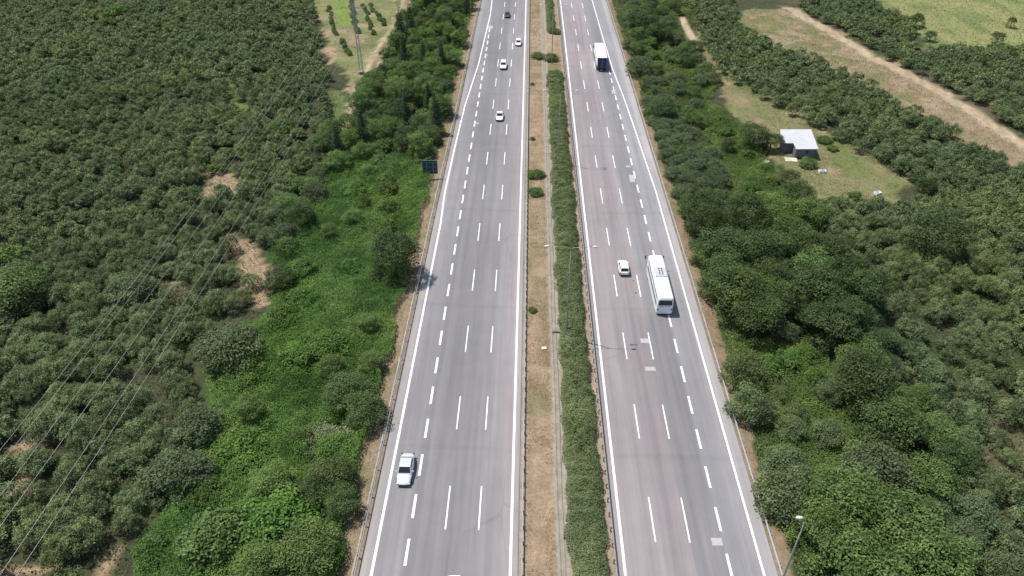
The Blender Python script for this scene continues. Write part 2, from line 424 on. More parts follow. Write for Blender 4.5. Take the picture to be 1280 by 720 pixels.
def asphalt(name, bands, base):
    m, nt, out = new_mat(name); b = pbsdf(nt, out, .85, 0, .25)
    vv = coord(nt)
    sep = N(nt, "SeparateXYZ"); nt.links.new(vv, sep.inputs[0])
    w = noise(nt, coord(nt, (1, .05, 1)), .5, 2)
    ad = N(nt, "Math", operation="MULTIPLY_ADD"); nt.links.new(w, ad.inputs[0]); ad.inputs[1].default_value = .8; nt.links.new(sep.outputs[0], ad.inputs[2])
    mr = N(nt, "MapRange"); nt.links.new(ad.outputs[0], mr.inputs[0]); mr.inputs[1].default_value = -19.6; mr.inputs[2].default_value = 30.4
    r = ramp(nt, [((x + 20) / 50, c) for x, c in bands]); nt.links.new(mr.outputs[0], r.inputs[0])
    c = r.outputs[0]
    def mul(src, lo, hi, p0=.3, p1=.7):
        nonlocal c
        q = ramp(nt, [(p0, (lo,) * 3), (p1, (hi,) * 3)]); nt.links.new(src, q.inputs[0]); c = mix(nt, c, q.outputs[0], 1.0, "MULTIPLY")
    mul(noise(nt, coord(nt, (1, .03, 1)), 1.1, 4, .6), .84, 1.08)          # long streaks
    mul(noise(nt, coord(nt, (1, .012, 1)), .55, 3, .5), .90, 1.06)
    mul(noise(nt, coord(nt, (1, .35, 1)), .06, 3, .5), .84, 1.10)          # big blotches
    mul(noise(nt, vv, 9, 4, .7), .93, 1.06)                                # grain
    mul(noise(nt, vv, .35, 5, .65), .95, 1.04)
    # sealed transverse joints / tar lines
    wv = N(nt, "TexWave", wave_type='BANDS', bands_direction='Y'); wv.inputs["Scale"].default_value = .0105
    wv.inputs["Distortion"].default_value = 1.3; wv.inputs["Detail"].default_value = 2; nt.links.new(vv, wv.inputs[0])
    q = ramp(nt, [(.0, (.80,) * 3), (.0035, (1, 1, 1))]); nt.links.new(wv.outputs["Fac"], q.inputs[0]); c = mix(nt, c, q.outputs[0], .28, "MULTIPLY")
    vo = N(nt, "TexVoronoi", feature='DISTANCE_TO_EDGE'); vo.inputs["Scale"].default_value = .16
    wv2 = N(nt, "TexNoise"); wv2.inputs["Scale"].default_value = .6; nt.links.new(vv, wv2.inputs["Vector"])
    nt.links.new(mix(nt, coord(nt, (1, .55, 1)), wv2.outputs["Color"], .12), vo.inputs["Vector"])
    q = ramp(nt, [(.0, (.62,) * 3), (.012, (1, 1, 1))]); nt.links.new(vo.outputs["Distance"], q.inputs[0])
    q2 = ramp(nt, [(.5, (0, 0, 0)), (.62, (.6,) * 3)]); nt.links.new(noise(nt, vv, .035, 3), q2.inputs[0]); c = mix(nt, c, mix(nt, (1, 1, 1), q.outputs[0], q2.outputs[0]), 1.0, "MULTIPLY")
    q = ramp(nt, [(.66, (1, 1, 1)), (.78, (.74,) * 3)]); nt.links.new(noise(nt, coord(nt, (1, .22, 1)), .8, 5, .7), q.inputs[0]); c = mix(nt, c, q.outputs[0], 1.0, "MULTIPLY")
    nt.links.new(c, b.inputs["Base Color"])
    bp = N(nt, "Bump"); bp.inputs["Strength"].default_value = .15; bp.inputs["Distance"].default_value = .01
    nt.links.new(noise(nt, vv, 30, 2), bp.inputs["Height"]); nt.links.new(bp.outputs[0], b.inputs["Normal"])
    return m
warm = (.268, .236, .232); cool = (.222, .213, .214); dk = (.192, .184, .186); sh = (.292, .270, .262)
A1 = asphalt("asphalt_left", [(-18, sh), (-16.2, sh), (-15.6, cool), (-13.2, cool), (-12, dk), (-7.5, dk), (-5.6, cool), (-3.6, (.236, .222, .222)), (-1.7, warm), (-1.0, sh)], warm)
A2 = asphalt("asphalt_right", [(10.3, sh), (10.9, warm), (14, warm), (16.5, (.238, .21, .212)), (18.3, warm), (18.9, cool), (21.9, dk), (22.7, (.24, .232, .24)), (25.3, (.262, .25, .255)), (26.3, (.33, .312, .305))], warm)
strip("road_left", lambda y: xat(Ls, y), lambda y: -.42, YS, 0.0, A1, skirt=.35)
strip("road_right", lambda y: 10.35, lambda y: 27.25, YS, 0.0, A2, skirt=.35)

def markings(name, lines, dashes):
    mb = MB()
    for fn, w in lines:
        for a, b in zip(YS[:-1], YS[1:]):
            mb.add([(fn(a) - w / 2, a, .005), (fn(a) + w / 2, a, .005), (fn(b) + w / 2, b, .005), (fn(b) - w / 2, b, .005)], [(0, 1, 2, 3)])
    for x, w, ys, ln, per, ye in dashes:
        y = ys
        while y < ye:
            j = random.uniform(-.04, .04)
            mb.add([(x - w / 2, y + j, .005), (x + w / 2, y + j, .005), (x + w / 2, y + ln + j, .005), (x - w / 2, y + ln + j, .005)], [(0, 1, 2, 3)]); y += per
    return tag(mb.build(name, M['paint']), kind='structure')
yl = g(868, 9999)[1] if False else 0
yd_l = g(615, 306)[1]; 
def y_of(px, py): return g(px, py)[1]
pl = y_of(606, 537); pl = pl - 15 * 8
pr = y_of(798, 548) - 15 * 8
wl = y_of(540, 505) - 6 * 20; wr = y_of(866, 517) - 6 * 20
markings("lane_markings_left", [(lambda y: xat(Lp, y), .30), (lambda y: L_IN, .30)],
         [(L_D2, .17, pl, 6.0, 15, Y1), (L_D3, .17, pl, 6.0, 15, Y1), (L_D1, .30, wl, 3.3, 6, y_of(609, 36))])
markings("lane_markings_right", [(lambda y: R_IN, .30), (lambda y: xat(Rp, y), .26)],
         [(R_D1, .17, pr, 6.0, 15, Y1), (R_D2, .17, pr, 6.0, 15, Y1), (R_D3, .28, wr, 3.2, 6, y_of(765, 85))])

def patch(px, py, w, l, mat, name="road_patch_and_shadow"):
    x, y = g(px, py); mb = MB(); n = 20; vs = []
    for k in range(n):
        a = 2 * math.pi * (k + .5) / n; s = max(abs(math.cos(a)), abs(math.sin(a)))
        vs.append((x + w / 2 * math.cos(a) / s * random.uniform(.93, 1.04), y + l / 2 * math.sin(a) / s * random.uniform(.93, 1.04), .009))
    mb.add(vs, [list(range(n))]); tag(mb.build(name, mat), kind='structure')
for a in ((806, 426, 1.3, 1.0, 'patch_light'), (813, 461, 1.5, .8, 'patch_light'), (896, 677, 1.2, 1.0, 'patch_light'), (790, 223, 1.1, 3.2, 'patch_light'),
          (767, 115, 1.0, 2.4, 'patch_light'), (785, 208, .9, .8, 'patch_light'), (613, 34, 1.6, 3.2, 'patch_light'), (608, 69, .9, 1.2, 'patch_light'), (596, 154, .9, .8, 'patch_light'),
          (792, 431, 1.1, .4, 'patch_dark_and_shadow'), (795, 366, .35, .5, 'patch_dark_and_shadow'), (792, 351, .3, .3, 'patch_dark_and_shadow'), (755, 210, 1.3, .35, 'patch_dark_and_shadow')):  # the two wide dark ones are painted shadows of the median lamps
    patch(*a[:4], M[a[4]])

# ------------------------------------------------------------------ ground regions
P = {}
P['clear'] = poly([(872, 30), (890, 62), (930, 100), (990, 128), (1045, 160), (1140, 222), (1132, 246), (1065, 247), (1008, 246), (985, 222), (962, 175), (925, 150), (905, 110), (868, 62)])
P['drystrip'] = poly([(930, 6), (990, 6), (1040, 30), (1130, 78), (1240, 150), (1345, 205), (1345, 245), (1275, 205), (1200, 175), (1115, 118), (1040, 80), (960, 50), (925, 24)])
P['lightfield'] = poly([(1080, -60), (1098, 2), (1140, 22), (1152, 50), (1165, 62), (1210, 52), (1300, 56), (1520, 60), (1500, -60)])
P['topfield'] = poly([(376, -60), (400, 30), (418, 75), (432, 98), (440, 118), (458, 98), (480, 62), (502, 20), (512, -60)])
P['lime'] = poly([(412, -40), (420, 22), (428, 28), (441, 26), (432, 0), (425, -40)])
P['wedge'] = poly([(408, 108), (425, 105), (440, 150), (425, 175), (412, 150)])
def grow(pts, f=1.12):
    cx = sum(p[0] for p in pts) / len(pts); cy = sum(p[1] for p in pts) / len(pts)
    return [(cx + (a - cx) * f, cy + (b_ - cy) * f) for a, b_ in pts]
P['greenstrip'] = poly([(276, 95), (284, 92), (304, 132), (298, 142)])
SOIL = [poly(grow(p)) for p in (
    [(258, 212), (285, 208), (300, 222), (290, 236), (268, 240), (262, 262), (252, 240)],
    [(288, 282), (318, 300), (320, 340), (300, 350), (290, 320)],
    [(312, 300), (326, 305), (334, 330), (334, 372), (318, 376), (314, 345)], [(350, 262), (358, 268), (348, 290), (340, 284)],
    [(192, 342), (240, 348), (238, 362), (205, 366)],
    [(0, 600), (22, 590), (40, 604), (28, 618), (0, 622)], [(0, 685), (35, 680), (60, 690), (50, 702), (0, 708)],
    [(118, 712), (135, 690), (148, 690), (140, 730), (120, 760)], [(200, 522), (222, 520), (224, 534), (204, 536)],
    [(400, 60), (416, 55), (418, 72), (408, 76)], [(30, 540), (52, 548), (60, 565), (40, 560)])]
PATHS = [  # (centre line, half width in m)
    ([g(*p) for p in ((458, 92), (470, 66), (490, 36), (506, 8), (512, -40))], 1.7),
    ([g(*p) for p in ((452, 95), (441, 118), (432, 145), (424, 165))], .8),
    ([g(*p) for p in ((988, 6), (1040, 36), (1100, 70), (1180, 112), (1240, 150), (1300, 186), (1390, 240))], 1.6),
    ([g(*p) for p in ((853, 18), (860, 36), (868, 48))], 1.2)]

def dist_line(x, y, pts):
    d = np.full(x.shape, 1e9)
    for (x1, y1), (x2, y2) in zip(pts[:-1], pts[1:]):
        dx, dy = x2 - x1, y2 - y1; t = np.clip(((x - x1) * dx + (y - y1) * dy) / (dx * dx + dy * dy), 0, 1)
        d = np.minimum(d, np.hypot(x - x1 - t * dx, y - y1 - t * dy))
    return d

gx = np.concatenate([[-4000, -2500, -1500, -900, -600, -420, -330], np.arange(-260, -40, 1.3), np.arange(-40, 48, .55), np.arange(48, 262, 1.3), [330, 420, 600, 900, 1500, 2500, 4000]])
gy = np.concatenate([[-3000, -1500, -700, -300, -120, -50, -10], np.arange(20, 130, .9), np.arange(130, 330, 1.4), np.arange(335, 480, 8.0), [560, 700, 1000, 1500, 2500, 5000]])
GX, GY = np.meshgrid(gx, gy, indexing='xy')
def ground_z(x, y):
    x = np.asarray(x, float); y = np.asarray(y, float)
    fl = np.minimum(np.clip((-18.3 - x) / 6, 0, 1) + np.clip((x - 28.3) / 6, 0, 1), 1)
    z = -.12 - fl * (.45 + .7 * vnoise(x, y, 14, 3) + .35 * vnoise(x, y, 5, 4))
    med = ((x > 0) & (x < 10)).astype(float)
    z += med * (.08 * vnoise(x, y, 2.5, 9) - .02)
    return z
GZ = ground_z(GX, GY)
def ramp_(v, a, b): return np.clip((v - a) / (b - a), 0, 1)[..., None]
col = np.zeros(GX.shape + (3,))
def setc(mask, c):
    m = mask.astype(float)[..., None] if mask.dtype == bool else mask
    global col
    col = col * (1 - m) + np.array(c) * m
wx = GX + 3.2 * (vnoise(GX, GY, 5, 21) - .5) + 1.6 * (vnoise(GX, GY, 2, 22) - .5)
wy = GY + 4.5 * (vnoise(GX, GY, 5, 23) - .5) + 2.0 * (vnoise(GX, GY, 2, 24) - .5)
col[:] = (.050, .052, .028)  # dark soil and litter, colour lowered for the shade under the bushes
setc(ramp_(vnoise(GX, GY, 9, 31), .45, .8), (.045, .062, .024))
setc(ramp_(vnoise(GX, GY, 16, 32), .66, .88) * .35, (.16, .12, .075))
far = ramp_(np.maximum(np.abs(GX) - 200, GY - 330), 0, 60)
setc(far * ramp_(vnoise(GX, GY, 40, 33), .2, .6), (.048, .068, .030))
setc(far * ramp_(vnoise(GX, GY, 90, 34), .6, .8), (.17, .17, .07))
nn = vnoise(GX, GY, 3, 35)
setc(inside(wx, wy, P['clear']), (.175, .165, .080)); cl = inside(wx, wy, P['clear'])[..., None]
setc(cl * ramp_(vnoise(GX, GY, 7, 36), .45, .75), (.128, .150, .052))
setc(cl * ramp_(vnoise(GX, GY, 5, 37), .58, .8), (.27, .20, .12))
ds = inside(wx, wy, P['drystrip']); setc(ds, (.215, .165, .095)); ds = ds[..., None]
setc(ds * ramp_(vnoise(GX, GY, 6, 38) + ramp_(GY, 190, 260)[..., 0] * .35, .4, .75), (.150, .150, .062)); setc(ds * ramp_(vnoise(GX, GY, 4, 39), .62, .85), (.29, .20, .14))
setc(ds * ramp_(240 - GY + 0 * GX, -60, 0) * ramp_(vnoise(GX, GY, 3, 48), .5, .8) * .6, (.30, .24, .17))
lf = inside(wx, wy, P['lightfield']); setc(lf, (.210, .215, .088)); lf = lf[..., None]
setc(lf * ramp_(vnoise(GX * 1.6, GY * .5, 6, 40),   .5, .8), (.140, .165, .065)); setc(lf * ramp_(vnoise(GX, GY, 9, 41), .6, .85), (.235, .215, .095))
tf = inside(wx, wy, P['topfield']); setc(tf, (.195, .185, .085)); tf = tf[..., None]
setc(tf * ramp_(vnoise(GX, GY, 7, 42), .45, .7), (.140, .155, .062)); setc(tf * ramp_(vnoise(GX, GY, 6, 43), .58, .8), (.28, .205, .14))
setc(inside(GX, GY, P['lime']), (.155, .215, .050)); setc(inside(wx, wy, P['wedge']), (.110, .140, .050))
setc(inside(wx, wy, P['greenstrip']), (.125, .175, .045))
for s in SOIL: setc(inside(wx, wy, s), (.290, .210, .130))
for pts, hw in PATHS: setc(1 - ramp_(dist_line(wx * .45 + GX * .55, wy * .45 + GY * .55, pts), hw * .8, hw * 1.5), (.40, .315, .21))
# verges and median
setc(inside(wx, wy, poly([(548, 205), (405, 195), (345, 300), (335, 385), (262, 440), (250, 520), (170, 690), (150, 800), (440, 800), (492, 520), (520, 330)])), (.045, .080, .022))
setc(inside(wx, wy, poly([(880, 120), (925, 150), (970, 205), (985, 262), (1040, 310), (1095, 440), (1190, 580), (1300, 800), (1010, 800), (935, 560), (865, 275), (905, 230)])), (.045, .070, .022))
d_ = dist_line(wx * .45 + GX * .55, wy * .45 + GY * .55, PATHS[0][0]); setc(1 - ramp_(d_, .35, 1.1), (.150, .125, .070))
d_ = dist_line(wx * .35 + GX * .65, wy * .35 + GY * .65, PATHS[2][0]); setc((1 - ramp_(d_, .15, .5)) * .55, (.24, .185, .115))
setc((1 - ramp_(dist_line(wx, wy, PATHS[2][0]), 2.0, 5.0)) * ramp_(vnoise(GX, GY, 2.5, 47), .35, .7) * .6, (.30, .225, .155))
e = 1.3 * vnoise(GX, GY, 4, 51) + .5 * vnoise(GX, GY, 1.2, 52)
lsx = np.interp(GY, [p[1] for p in Ls], [p[0] for p in Ls])
setc((GX > lsx - 2.6 - e) & (GX < -9), (.235, .178, .118)); setc((GX > 25) & (GX < 28.6 + e), (.232, .170, .112))
vg = (((GX > lsx - 3.6 - e) & (GX < -9)) | ((GX > 25) & (GX < 29.4 + e)))[..., None]
setc(vg * ramp_(vnoise(GX, GY, 2.2, 53), .55, .8) * .75, (.145, .145, .062))
md = (GX > -1) & (GX < 10.9); setc(md, (.272, .205, .130)); md = md[..., None]
setc(md * ramp_(vnoise(GX * 1.8, GY * .5, 3, 54), .45, .8) * .7, (.200, .152, .088)); setc(md * ramp_(vnoise(GX, GY * .3, 6, 55), .6, .85) * .6, (.33, .235, .16)); setc(md * ramp_(vnoise(GX * .8, GY * .4, 2.5, 57), .68, .88) * .6, (.130, .130, .055)); setc(md * ramp_(vnoise(GX, GY, .9, 58), .6, .9) * .5, (.15, .105, .06))
gut = (GX > 3.7 + .3 * nn) & (GX < 5.3); setc(gut, (.285, .255, .205))
setc(((GX > 9.3) & (GX < 10.9))[..., None] * .8, (.31, .245, .185))
setc(((GX > -.7) & (GX < .6))[..., None] * .5, (.32, .27, .21))
gm = bpy.data.meshes.new("ground"); nx, ny = len(gx), len(gy)
V = np.stack([GX, GY, GZ], -1).reshape(-1, 3); ii = np.arange(nx * ny).reshape(ny, nx)
F = np.stack([ii[:-1, :-1], ii[:-1, 1:], ii[1:, 1:], ii[1:, :-1]], -1).reshape(-1, 4)
gm.vertices.add(len(V)); gm.vertices.foreach_set("co", V.astype(np.float32).ravel())
gm.loops.add(F.size); gm.loops.foreach_set("vertex_index", F.ravel().astype(np.int32))
gm.polygons.add(len(F)); gm.polygons.foreach_set("loop_start", np.arange(0, F.size, 4).astype(np.int32)); gm.polygons.foreach_set("loop_total", np.full(len(F), 4, np.int32))
ca = gm.attributes.new("soil", 'FLOAT_COLOR', 'POINT'); ca.data.foreach_set("color", np.concatenate([col.reshape(-1, 3), np.ones((len(V), 1))], 1).astype(np.float32).ravel())
gm.update(calc_edges=True); gm.polygons.foreach_set("use_smooth", np.ones(len(F), bool))
m, nt, out = new_mat("earth_and_grass"); b = pbsdf(nt, out, .95, 0, .1)
at = N(nt, "Attribute", attribute_name="soil"); c = at.outputs["Color"]; vv = coord(nt)
for sc_, lo, hi in ((.55, .80, 1.16), (2.4, .78, 1.20), (8, .82, 1.16)):
    q = ramp(nt, [(.3, (lo,) * 3), (.7, (hi,) * 3)]); nt.links.new(noise(nt, vv, sc_, 4, .65), q.inputs[0]); c = mix(nt, c, q.outputs[0], 1.0, "MULTIPLY")
q = ramp(nt, [(.52, (0, 0, 0)), (.72, (.45,) * 3)]); nt.links.new(noise(nt, vv, 1.1, 5, .75), q.inputs[0]); c = mix(nt, c, (.105, .115, .050), q.outputs[0])
nt.links.new(c, b.inputs["Base Color"])
bp = N(nt, "Bump"); bp.inputs["Strength"].default_value = .6; bp.inputs["Distance"].default_value = .12
nt.links.new(noise(nt, vv, 3, 5, .7), bp.inputs["Height"]); nt.links.new(bp.outputs[0], b.inputs["Normal"])
tag(link("ground", gm, m), kind='structure')

# ------------------------------------------------------------------ drain channel in the median
mb = MB(); ys = np.arange(20, 420, 3.0); rings = []
for y in ys:
    x0 = 4.25 + .05 * math.sin(y * .2)
    rings.append([(x0 - .30, y, -.10), (x0 - .16, y, -.03), (x0 - .08, y, -.03), (x0, y, -.085), (x0 + .28, y, -.085), (x0 + .36, y, -.03), (x0 + .44, y, -.03), (x0 + .58, y, -.12)])
mb.loft(rings, cap=False); tag(mb.build("drain_channel", M['gutter']), 'shallow pale concrete drain channel running along the brown median beside the hedge', 'drain channel')

# ------------------------------------------------------------------ guardrails
def guardrail(line, face, label, mat, y0, y1, step, label_posts=100):
    x0 = line(y0); root = empty("guardrail", (0, y0, 0)); tag(root, label, 'guardrail')
    mb = MB(); rings = []
    for y in np.arange(y0, y1 + .1, 4.0):
        x = line(y); s = face
        prof = [(0, .44), (.07, .50), (.07, .55), (.0, .60), (.07, .65), (.07, .70), (0, .76), (-.02, .76), (.045, .70), (.045, .66), (-.025, .60), (.045, .545), (.045, .51), (-.02, .44)]
        rings.append([(x + s * a, y - y0, z) for a, z in prof])
    mb.loft(rings); mb.build("beam", mat, root)
    pm = MB(); pm.box(-.055, .055, -.06, .06, -.5, .72); pm.box(-.02 + .055 * face, .035 + .055 * face, -.09, .09, .52, .68)
    n = 0; rest = MB(); pme = None
    for y in np.arange(y0 + 1, y1, step):
        x = line(y) - .14 * face
        if n < 99:
            if pme is None: o = pm.build("post", M['galv_dark'], root); pme = o.data
            else: o = link("post", pme, None, root)
            o.location = (x, y - y0, 0)
        else: rest.box(x - .055, x + .055, y - y0 - .06, y - y0 + .06, -.5, .72)
        n += 1
    if rest.v: tag(rest.build("post", M['galv_dark'], root), kind='stuff')
guardrail(lambda y: xat(Ls, y) - .38, 1, 'weathered steel guardrail along the left road shoulder beside the green scrub', M['galv'], 24, 416, 4.0)
guardrail(lambda y: .02, -1, 'steel guardrail with closely spaced posts at the edge of the brown dry median', M['galv'], 28, 400, 2.0)
guardrail(lambda y: 10.08, 1, 'steel guardrail between the clipped median hedge and the carriageway with the bus', M['galv'], 28, 400, 2.0)
guardrail(lambda y: 27.5, -1, 'pale steel guardrail along the outer shoulder right of the bus and truck', M['galv'], 24, 416, 4.0)
# low concrete edge strips outside the shoulders
for nm, fn, lb in (("kerb_strip", lambda y: xat(Ls, y) - .80, 'thin pale concrete kerb line behind the left shoulder guardrail'),):
    mb = MB(); mb.loft([[(fn(y) - .09, y, -.2), (fn(y) - .09, y, -.03), (fn(y) + .09, y, -.03), (fn(y) + .09, y, -.2)] for y in np.arange(20, 420, 5.0)])
    tag(mb.build(nm, M['concrete']), lb, 'kerb', kind='structure')

# ------------------------------------------------------------------ hedge of the median
def hedge_mesh(y0, y1, xc, hw, h, dens, size, seed, name="hedge_foliage"):
    rng = np.random.default_rng(seed); n = int((y1 - y0) * dens)
    y = rng.uniform(y0, y1, n); a = rng.uniform(-.1, math.pi + .1, n)
    yy = y; left = .75 + .35 * vnoise(yy, yy * 0, 1.9, seed) + .18 * vnoise(yy, yy * 0, .8, seed + 1); right = .75 + .35 * vnoise(yy, yy * 0, 1.9, seed + 5) + .2 * vnoise(yy, yy * 0, .8, seed + 6)
    ca, sa = np.cos(a), np.sin(a)
    ca = np.sign(ca) * np.abs(ca) ** .7; sa = np.sign(sa) * np.abs(sa) ** .7
    top = rng.random(n) < .55; ca = np.where(top, rng.uniform(-.9, .9, n), ca); sa = np.where(top, 1 - .22 * np.abs(ca) ** 3, sa)
    w = np.where(ca < 0, left, right) * hw
    bump = (.78 + .22 * vnoise(y, y * 0, 4.5, seed + 11)) * .72 + .45 * vnoise(y * 1.0, ca * 2.5, .9, seed + 2) + .15 * vnoise(y, ca * 2.5, .4, seed + 3)
    end = np.clip(np.minimum(y - y0, y1 - y) / 1.2, .15, 1) ** .5
    rad = (1 - .28 * rng.random(n) ** 1.6) * end
    c = np.stack([xc + ca * w * rad, y, np.maximum(.02, sa) * h * bump * rad], -1)
    nm = np.stack([ca * .8, rng.normal(size=n) * .3, sa + .25], -1) + rng.normal(size=(n, 3)) * .4
    t = .2 + .35 * vnoise(y, ca * 2, 3.0, seed + 7) + .35 * vnoise(y, ca * 2, 1.1, seed + 8) + rng.normal(size=n) * .13
    me = quads_mesh(name, c, nm, size, np.clip(t, 0, 1), rng); me.materials.append(LM['hedge']); return me
def y_hz(py, x, z=1.5): return g(700, py, z)[1]
h1 = link("clipped_hedge", hedge_mesh(22, y_hz(86, 0), 7.15, 2.1, 1.65, 950, .19, 11))
tag(h1, 'long clipped green hedge running the length of the median between drain and guardrail', 'hedge')
h2 = link("clipped_hedge", hedge_mesh(y_hz(36, 0), 420, g(688, 20, 1.5)[0], 1.25, 1.7, 260, .28, 12))
tag(h2, 'narrow far stretch of median hedge beyond the gap with loose bushes', 'hedge')
for i, (px, py, r, h, k, lb) in enumerate((
        (672, 68, 2.1, 1.9, 'scrubby', 'olive bush standing alone on the brown median beside the hedge gap'),
        (689, 70, 2.3, 2.2, 'scrubby', 'round bush in the gap of the median hedge, beside the guardrail'),
        (695, 38, 1.5, 1.8, 'scrubby', 'small dark bush at the near end of the far median hedge'),
        (666, 216, 2.0, 1.5, 'bright', 'bright green bush against the median guardrail with closely spaced posts'),
        (669, 238, 1.6, 1.3, 'bright', 'smaller green bush just below the bright green median bush'),
        (666, 386, .75, .8, 'scrubby', 'lone small dark weed bush on the bare brown median'),
        (664, 104, .6, .7, 'scrubby', 'tiny brownish weed on the median nearest the hedge gap'),
        (662, 172, .7, .7, 'scrubby', 'tiny dark weed beside the median guardrail above the bright green bush'))):
    x, y = g(px, py, h * .5)
    if i in (3, 4, 6, 7): x = max(x, .7 + r * .6)
    plant(k, x, y, lb, None, h, r, cat='bush', name='median_bush', z=-.1)

# small things on the median
def small_slab(px, py, w, l, t, lb, rz):
    mb = MB(); mb.box(-w / 2, w / 2, -l / 2, l / 2, 0, t); x, y = g(px, py)
    tag(mb.build("pale_slab", M['slab'], loc=(x, y, -.08), rz=rz, bevel=.02), lb, 'slab')
small_slab(680, 435, .75, .55, .12, 'small pale stone slab lying on the brown median grass', .1)
mb = MB(); mb.box(-.55, .55, -.16, .16, 0, .25); mb.box(-.42, .42, -.10, .10, .25, .32)
x, y = g(695, 415); tag(mb.build("drain_inlet", M['galv_dark'], loc=(x, y, -.08), bevel=.02), 'dark drain inlet block beside the concrete channel in the median', 'drain inlet')

# ------------------------------------------------------------------ street lamps
def lamp(x, y, H, label, double=True, arm=3.35, rz=0.0, group=None):
    t = empty("street_lamp", (x, y, -.1), rz); tag(t, label, 'street lamp', group)
    mb = MB(); mb.box(-.25, .25, -.25, .25, -.1, .08); mb.build("base_plate", M['concrete'], t, bevel=.02)
    mb = MB(); mb.tube([(0, 0, .05), (0, 0, 1.6), (0, 0, H * .6), (0, 0, H - .5)], [.15, .13, .095, .065], 10); mb.build("pole", M['lamp_pole'], t, smooth=True)
    mb = MB(); mb.box(-.10, .10, -.155, -.11, .7, 1.2); mb.build("access_door", M['galv_dark'], t)
    for s in ((-1, 1) if double else (-1,)):
        mb = MB(); mb.tube([(0, 0, H - .52), (s * .25, 0, H - .16), (s * arm * .5, 0, H + .02), (s * (arm - .5), 0, H + .08)], [.045, .04, .035, .03], 8); mb.build("arm", M['lamp_pole'], t, smooth=True)
        mb = MB()
        prof = [(arm - .40, .06, .05), (arm - .25, .15, .10), (arm, .18, .12), (arm + .22, .14, .09), (arm + .33, .05, .04)]
        mb.loft([[(s * a, -w, H + .08 - hh * .4), (s * a, -w * .7, H + .08 + hh), (s * a, w * .7, H + .08 + hh), (s * a, w, H + .08 - hh * .4), (s * a, 0, H + .08 - hh * .7)] for a, w, hh in prof])
        hd = mb.build("lamp_head", M['lamp_cover'], t, smooth=True)
        mb = MB(); mb.box(min(s * (arm - .2), s * (arm + .2)), max(s * (arm - .2), s * (arm + .2)), -.12, .12, H - .035, H - .005); mb.build("lamp_glass", M['lens'], hd)
    return t
HL = 16.0
for (px, py, lb) in ((714, 308, 'tall double armed street lamp in the median hedge level with the white bus'),
                     (701, 113, 'tall double armed street lamp in the far half of the long median hedge'),
                     (692, 6, 'tall double armed street lamp at the far median, standing in the hedge gap')):
    x, y = g(px, py, HL); lamp(x, y, HL, lb)
# the roadside lamp at the lower right stands in the tree crowns
xb, yb = 29.2, g(1003, 647, 12.0)[1]
lt = lamp(g(1010, 652, 12.0)[0], yb, 12.0, 'single roadside street lamp with pale head rising from the trees at lower right', double=False, arm=.7)

# ------------------------------------------------------------------ road sign (seen from the back)
sx, sy_ = g(538, 217, 1.0)
t = empty("road_sign", (sx, sy_, -.6)); tag(t, 'dark teal back of a road sign panel on two posts above the left scrub', 'road sign')
mb = MB(); mb.box(-1.5, 1.5, .06, .10, 1.6, 4.5)
mb.build("sign_panel", M['sign_back'], t)
mb = MB(); mb.box(-1.48, 1.48, .102, .108, 1.62, 4.48); mb.build("sign_face", M['sign_face'], t)
for x in (-.65, .65):
    mb = MB(); mb.box(x - .05, x + .05, -.06, .05, -.4, 4.1); mb.build("post", M['sign_frame'], t)
for z in (2.2, 3.1, 4.0):
    mb = MB(); mb.box(-1.45, 1.45, .02, .055, z - .04, z + .04) ; mb.build("brace", M['sign_frame'], t)
mb = MB()
for a in ((-1.55, -1.502, 1.55, 4.55), (1.502, 1.55, 1.55, 4.55), (-1.5, 1.5, 1.55, 1.598), (-1.5, 1.5, 4.502, 4.55)): mb.box(a[0], a[1], .04, .11, a[2], a[3])
mb.build("rim", M['sign_frame'], t)

# ------------------------------------------------------------------ power line
def pylon(x, y, label, H=23.0):
    t = empty("power_pylon", (x, y, -.6)); tag(t, label, 'power pylon')
    mb = MB(); w0, w1 = .50, .18; n = 15
    def cor(z):
        w = w0 + (w1 - w0) * z / H; return [(-w, -w, z), (w, -w, z), (w, w, z), (-w, w, z)]
    zs = [H * (1 - (1 - i / n) ** 1.15) for i in range(n + 1)]
    for k in range(4): mb.tube([cor(0)[k], cor(H)[k]], .055, 5)
    for i in range(n):
        a, b2 = cor(zs[i]), cor(zs[i + 1])
        for k in range(4):
            mb.tube([a[k], b2[(k + 1) % 4]], .024, 4); mb.tube([a[(k + 1) % 4], b2[k]], .024, 4); mb.tube([b2[k], b2[(k + 1) % 4]], .03, 4)
    mb.build("lattice_mast", M['tower'], t)
    for z, L in ((15.4, 1.9), (17.2, 3.3), (19.4, 3.6), (21.6, 2.6)):
        mb = MB()
        for s in (-1, 1):
            mb.tube([(0, -.22, z), (s * L, 0, z + .1)], .05, 4); mb.tube([(0, .22, z), (s * L, 0, z + .1)], .05, 4); mb.tube([(0, 0, z + .75), (s * L, 0, z + .1)], .045, 4)
            for f in (.35, .65): mb.tube([(s * L * f, -.22 * (1 - f), z + .1 * f), (s * L * f, 0, z + .75 - .65 * f)], .03, 4)
        mb.build("cross_arm", M['tower'], t)
        if z > 16:
            for s in (-1, 1):
                mb = MB()
                for q in range(5): mb.tube([(s * L, 0, z + .02 - q * .14), (s * L, 0, z - .06 - q * .14)], .09, 8)
                mb.tube([(s * L, 0, z + .1), (s * L, 0, z - .72)], .025, 5); mb.build("insulator", M['ceramic'], t)
    mb = MB(); mb.box(-.7, .7, -.7, .7, -.3, .2); mb.build("footing", M['concrete'], t, bevel=.04)
    return t
PX, PYY = g(451.5, 87)
pylon(PX, PYY, 'slender grey lattice power pylon at the edge of the small field plots')
PX2, PY2 = -46.6, -12.0
pylon(PX2, PY2, 'grey lattice power pylon at the near end of the wires')
WL = (3.3, 3.6, 2.6)
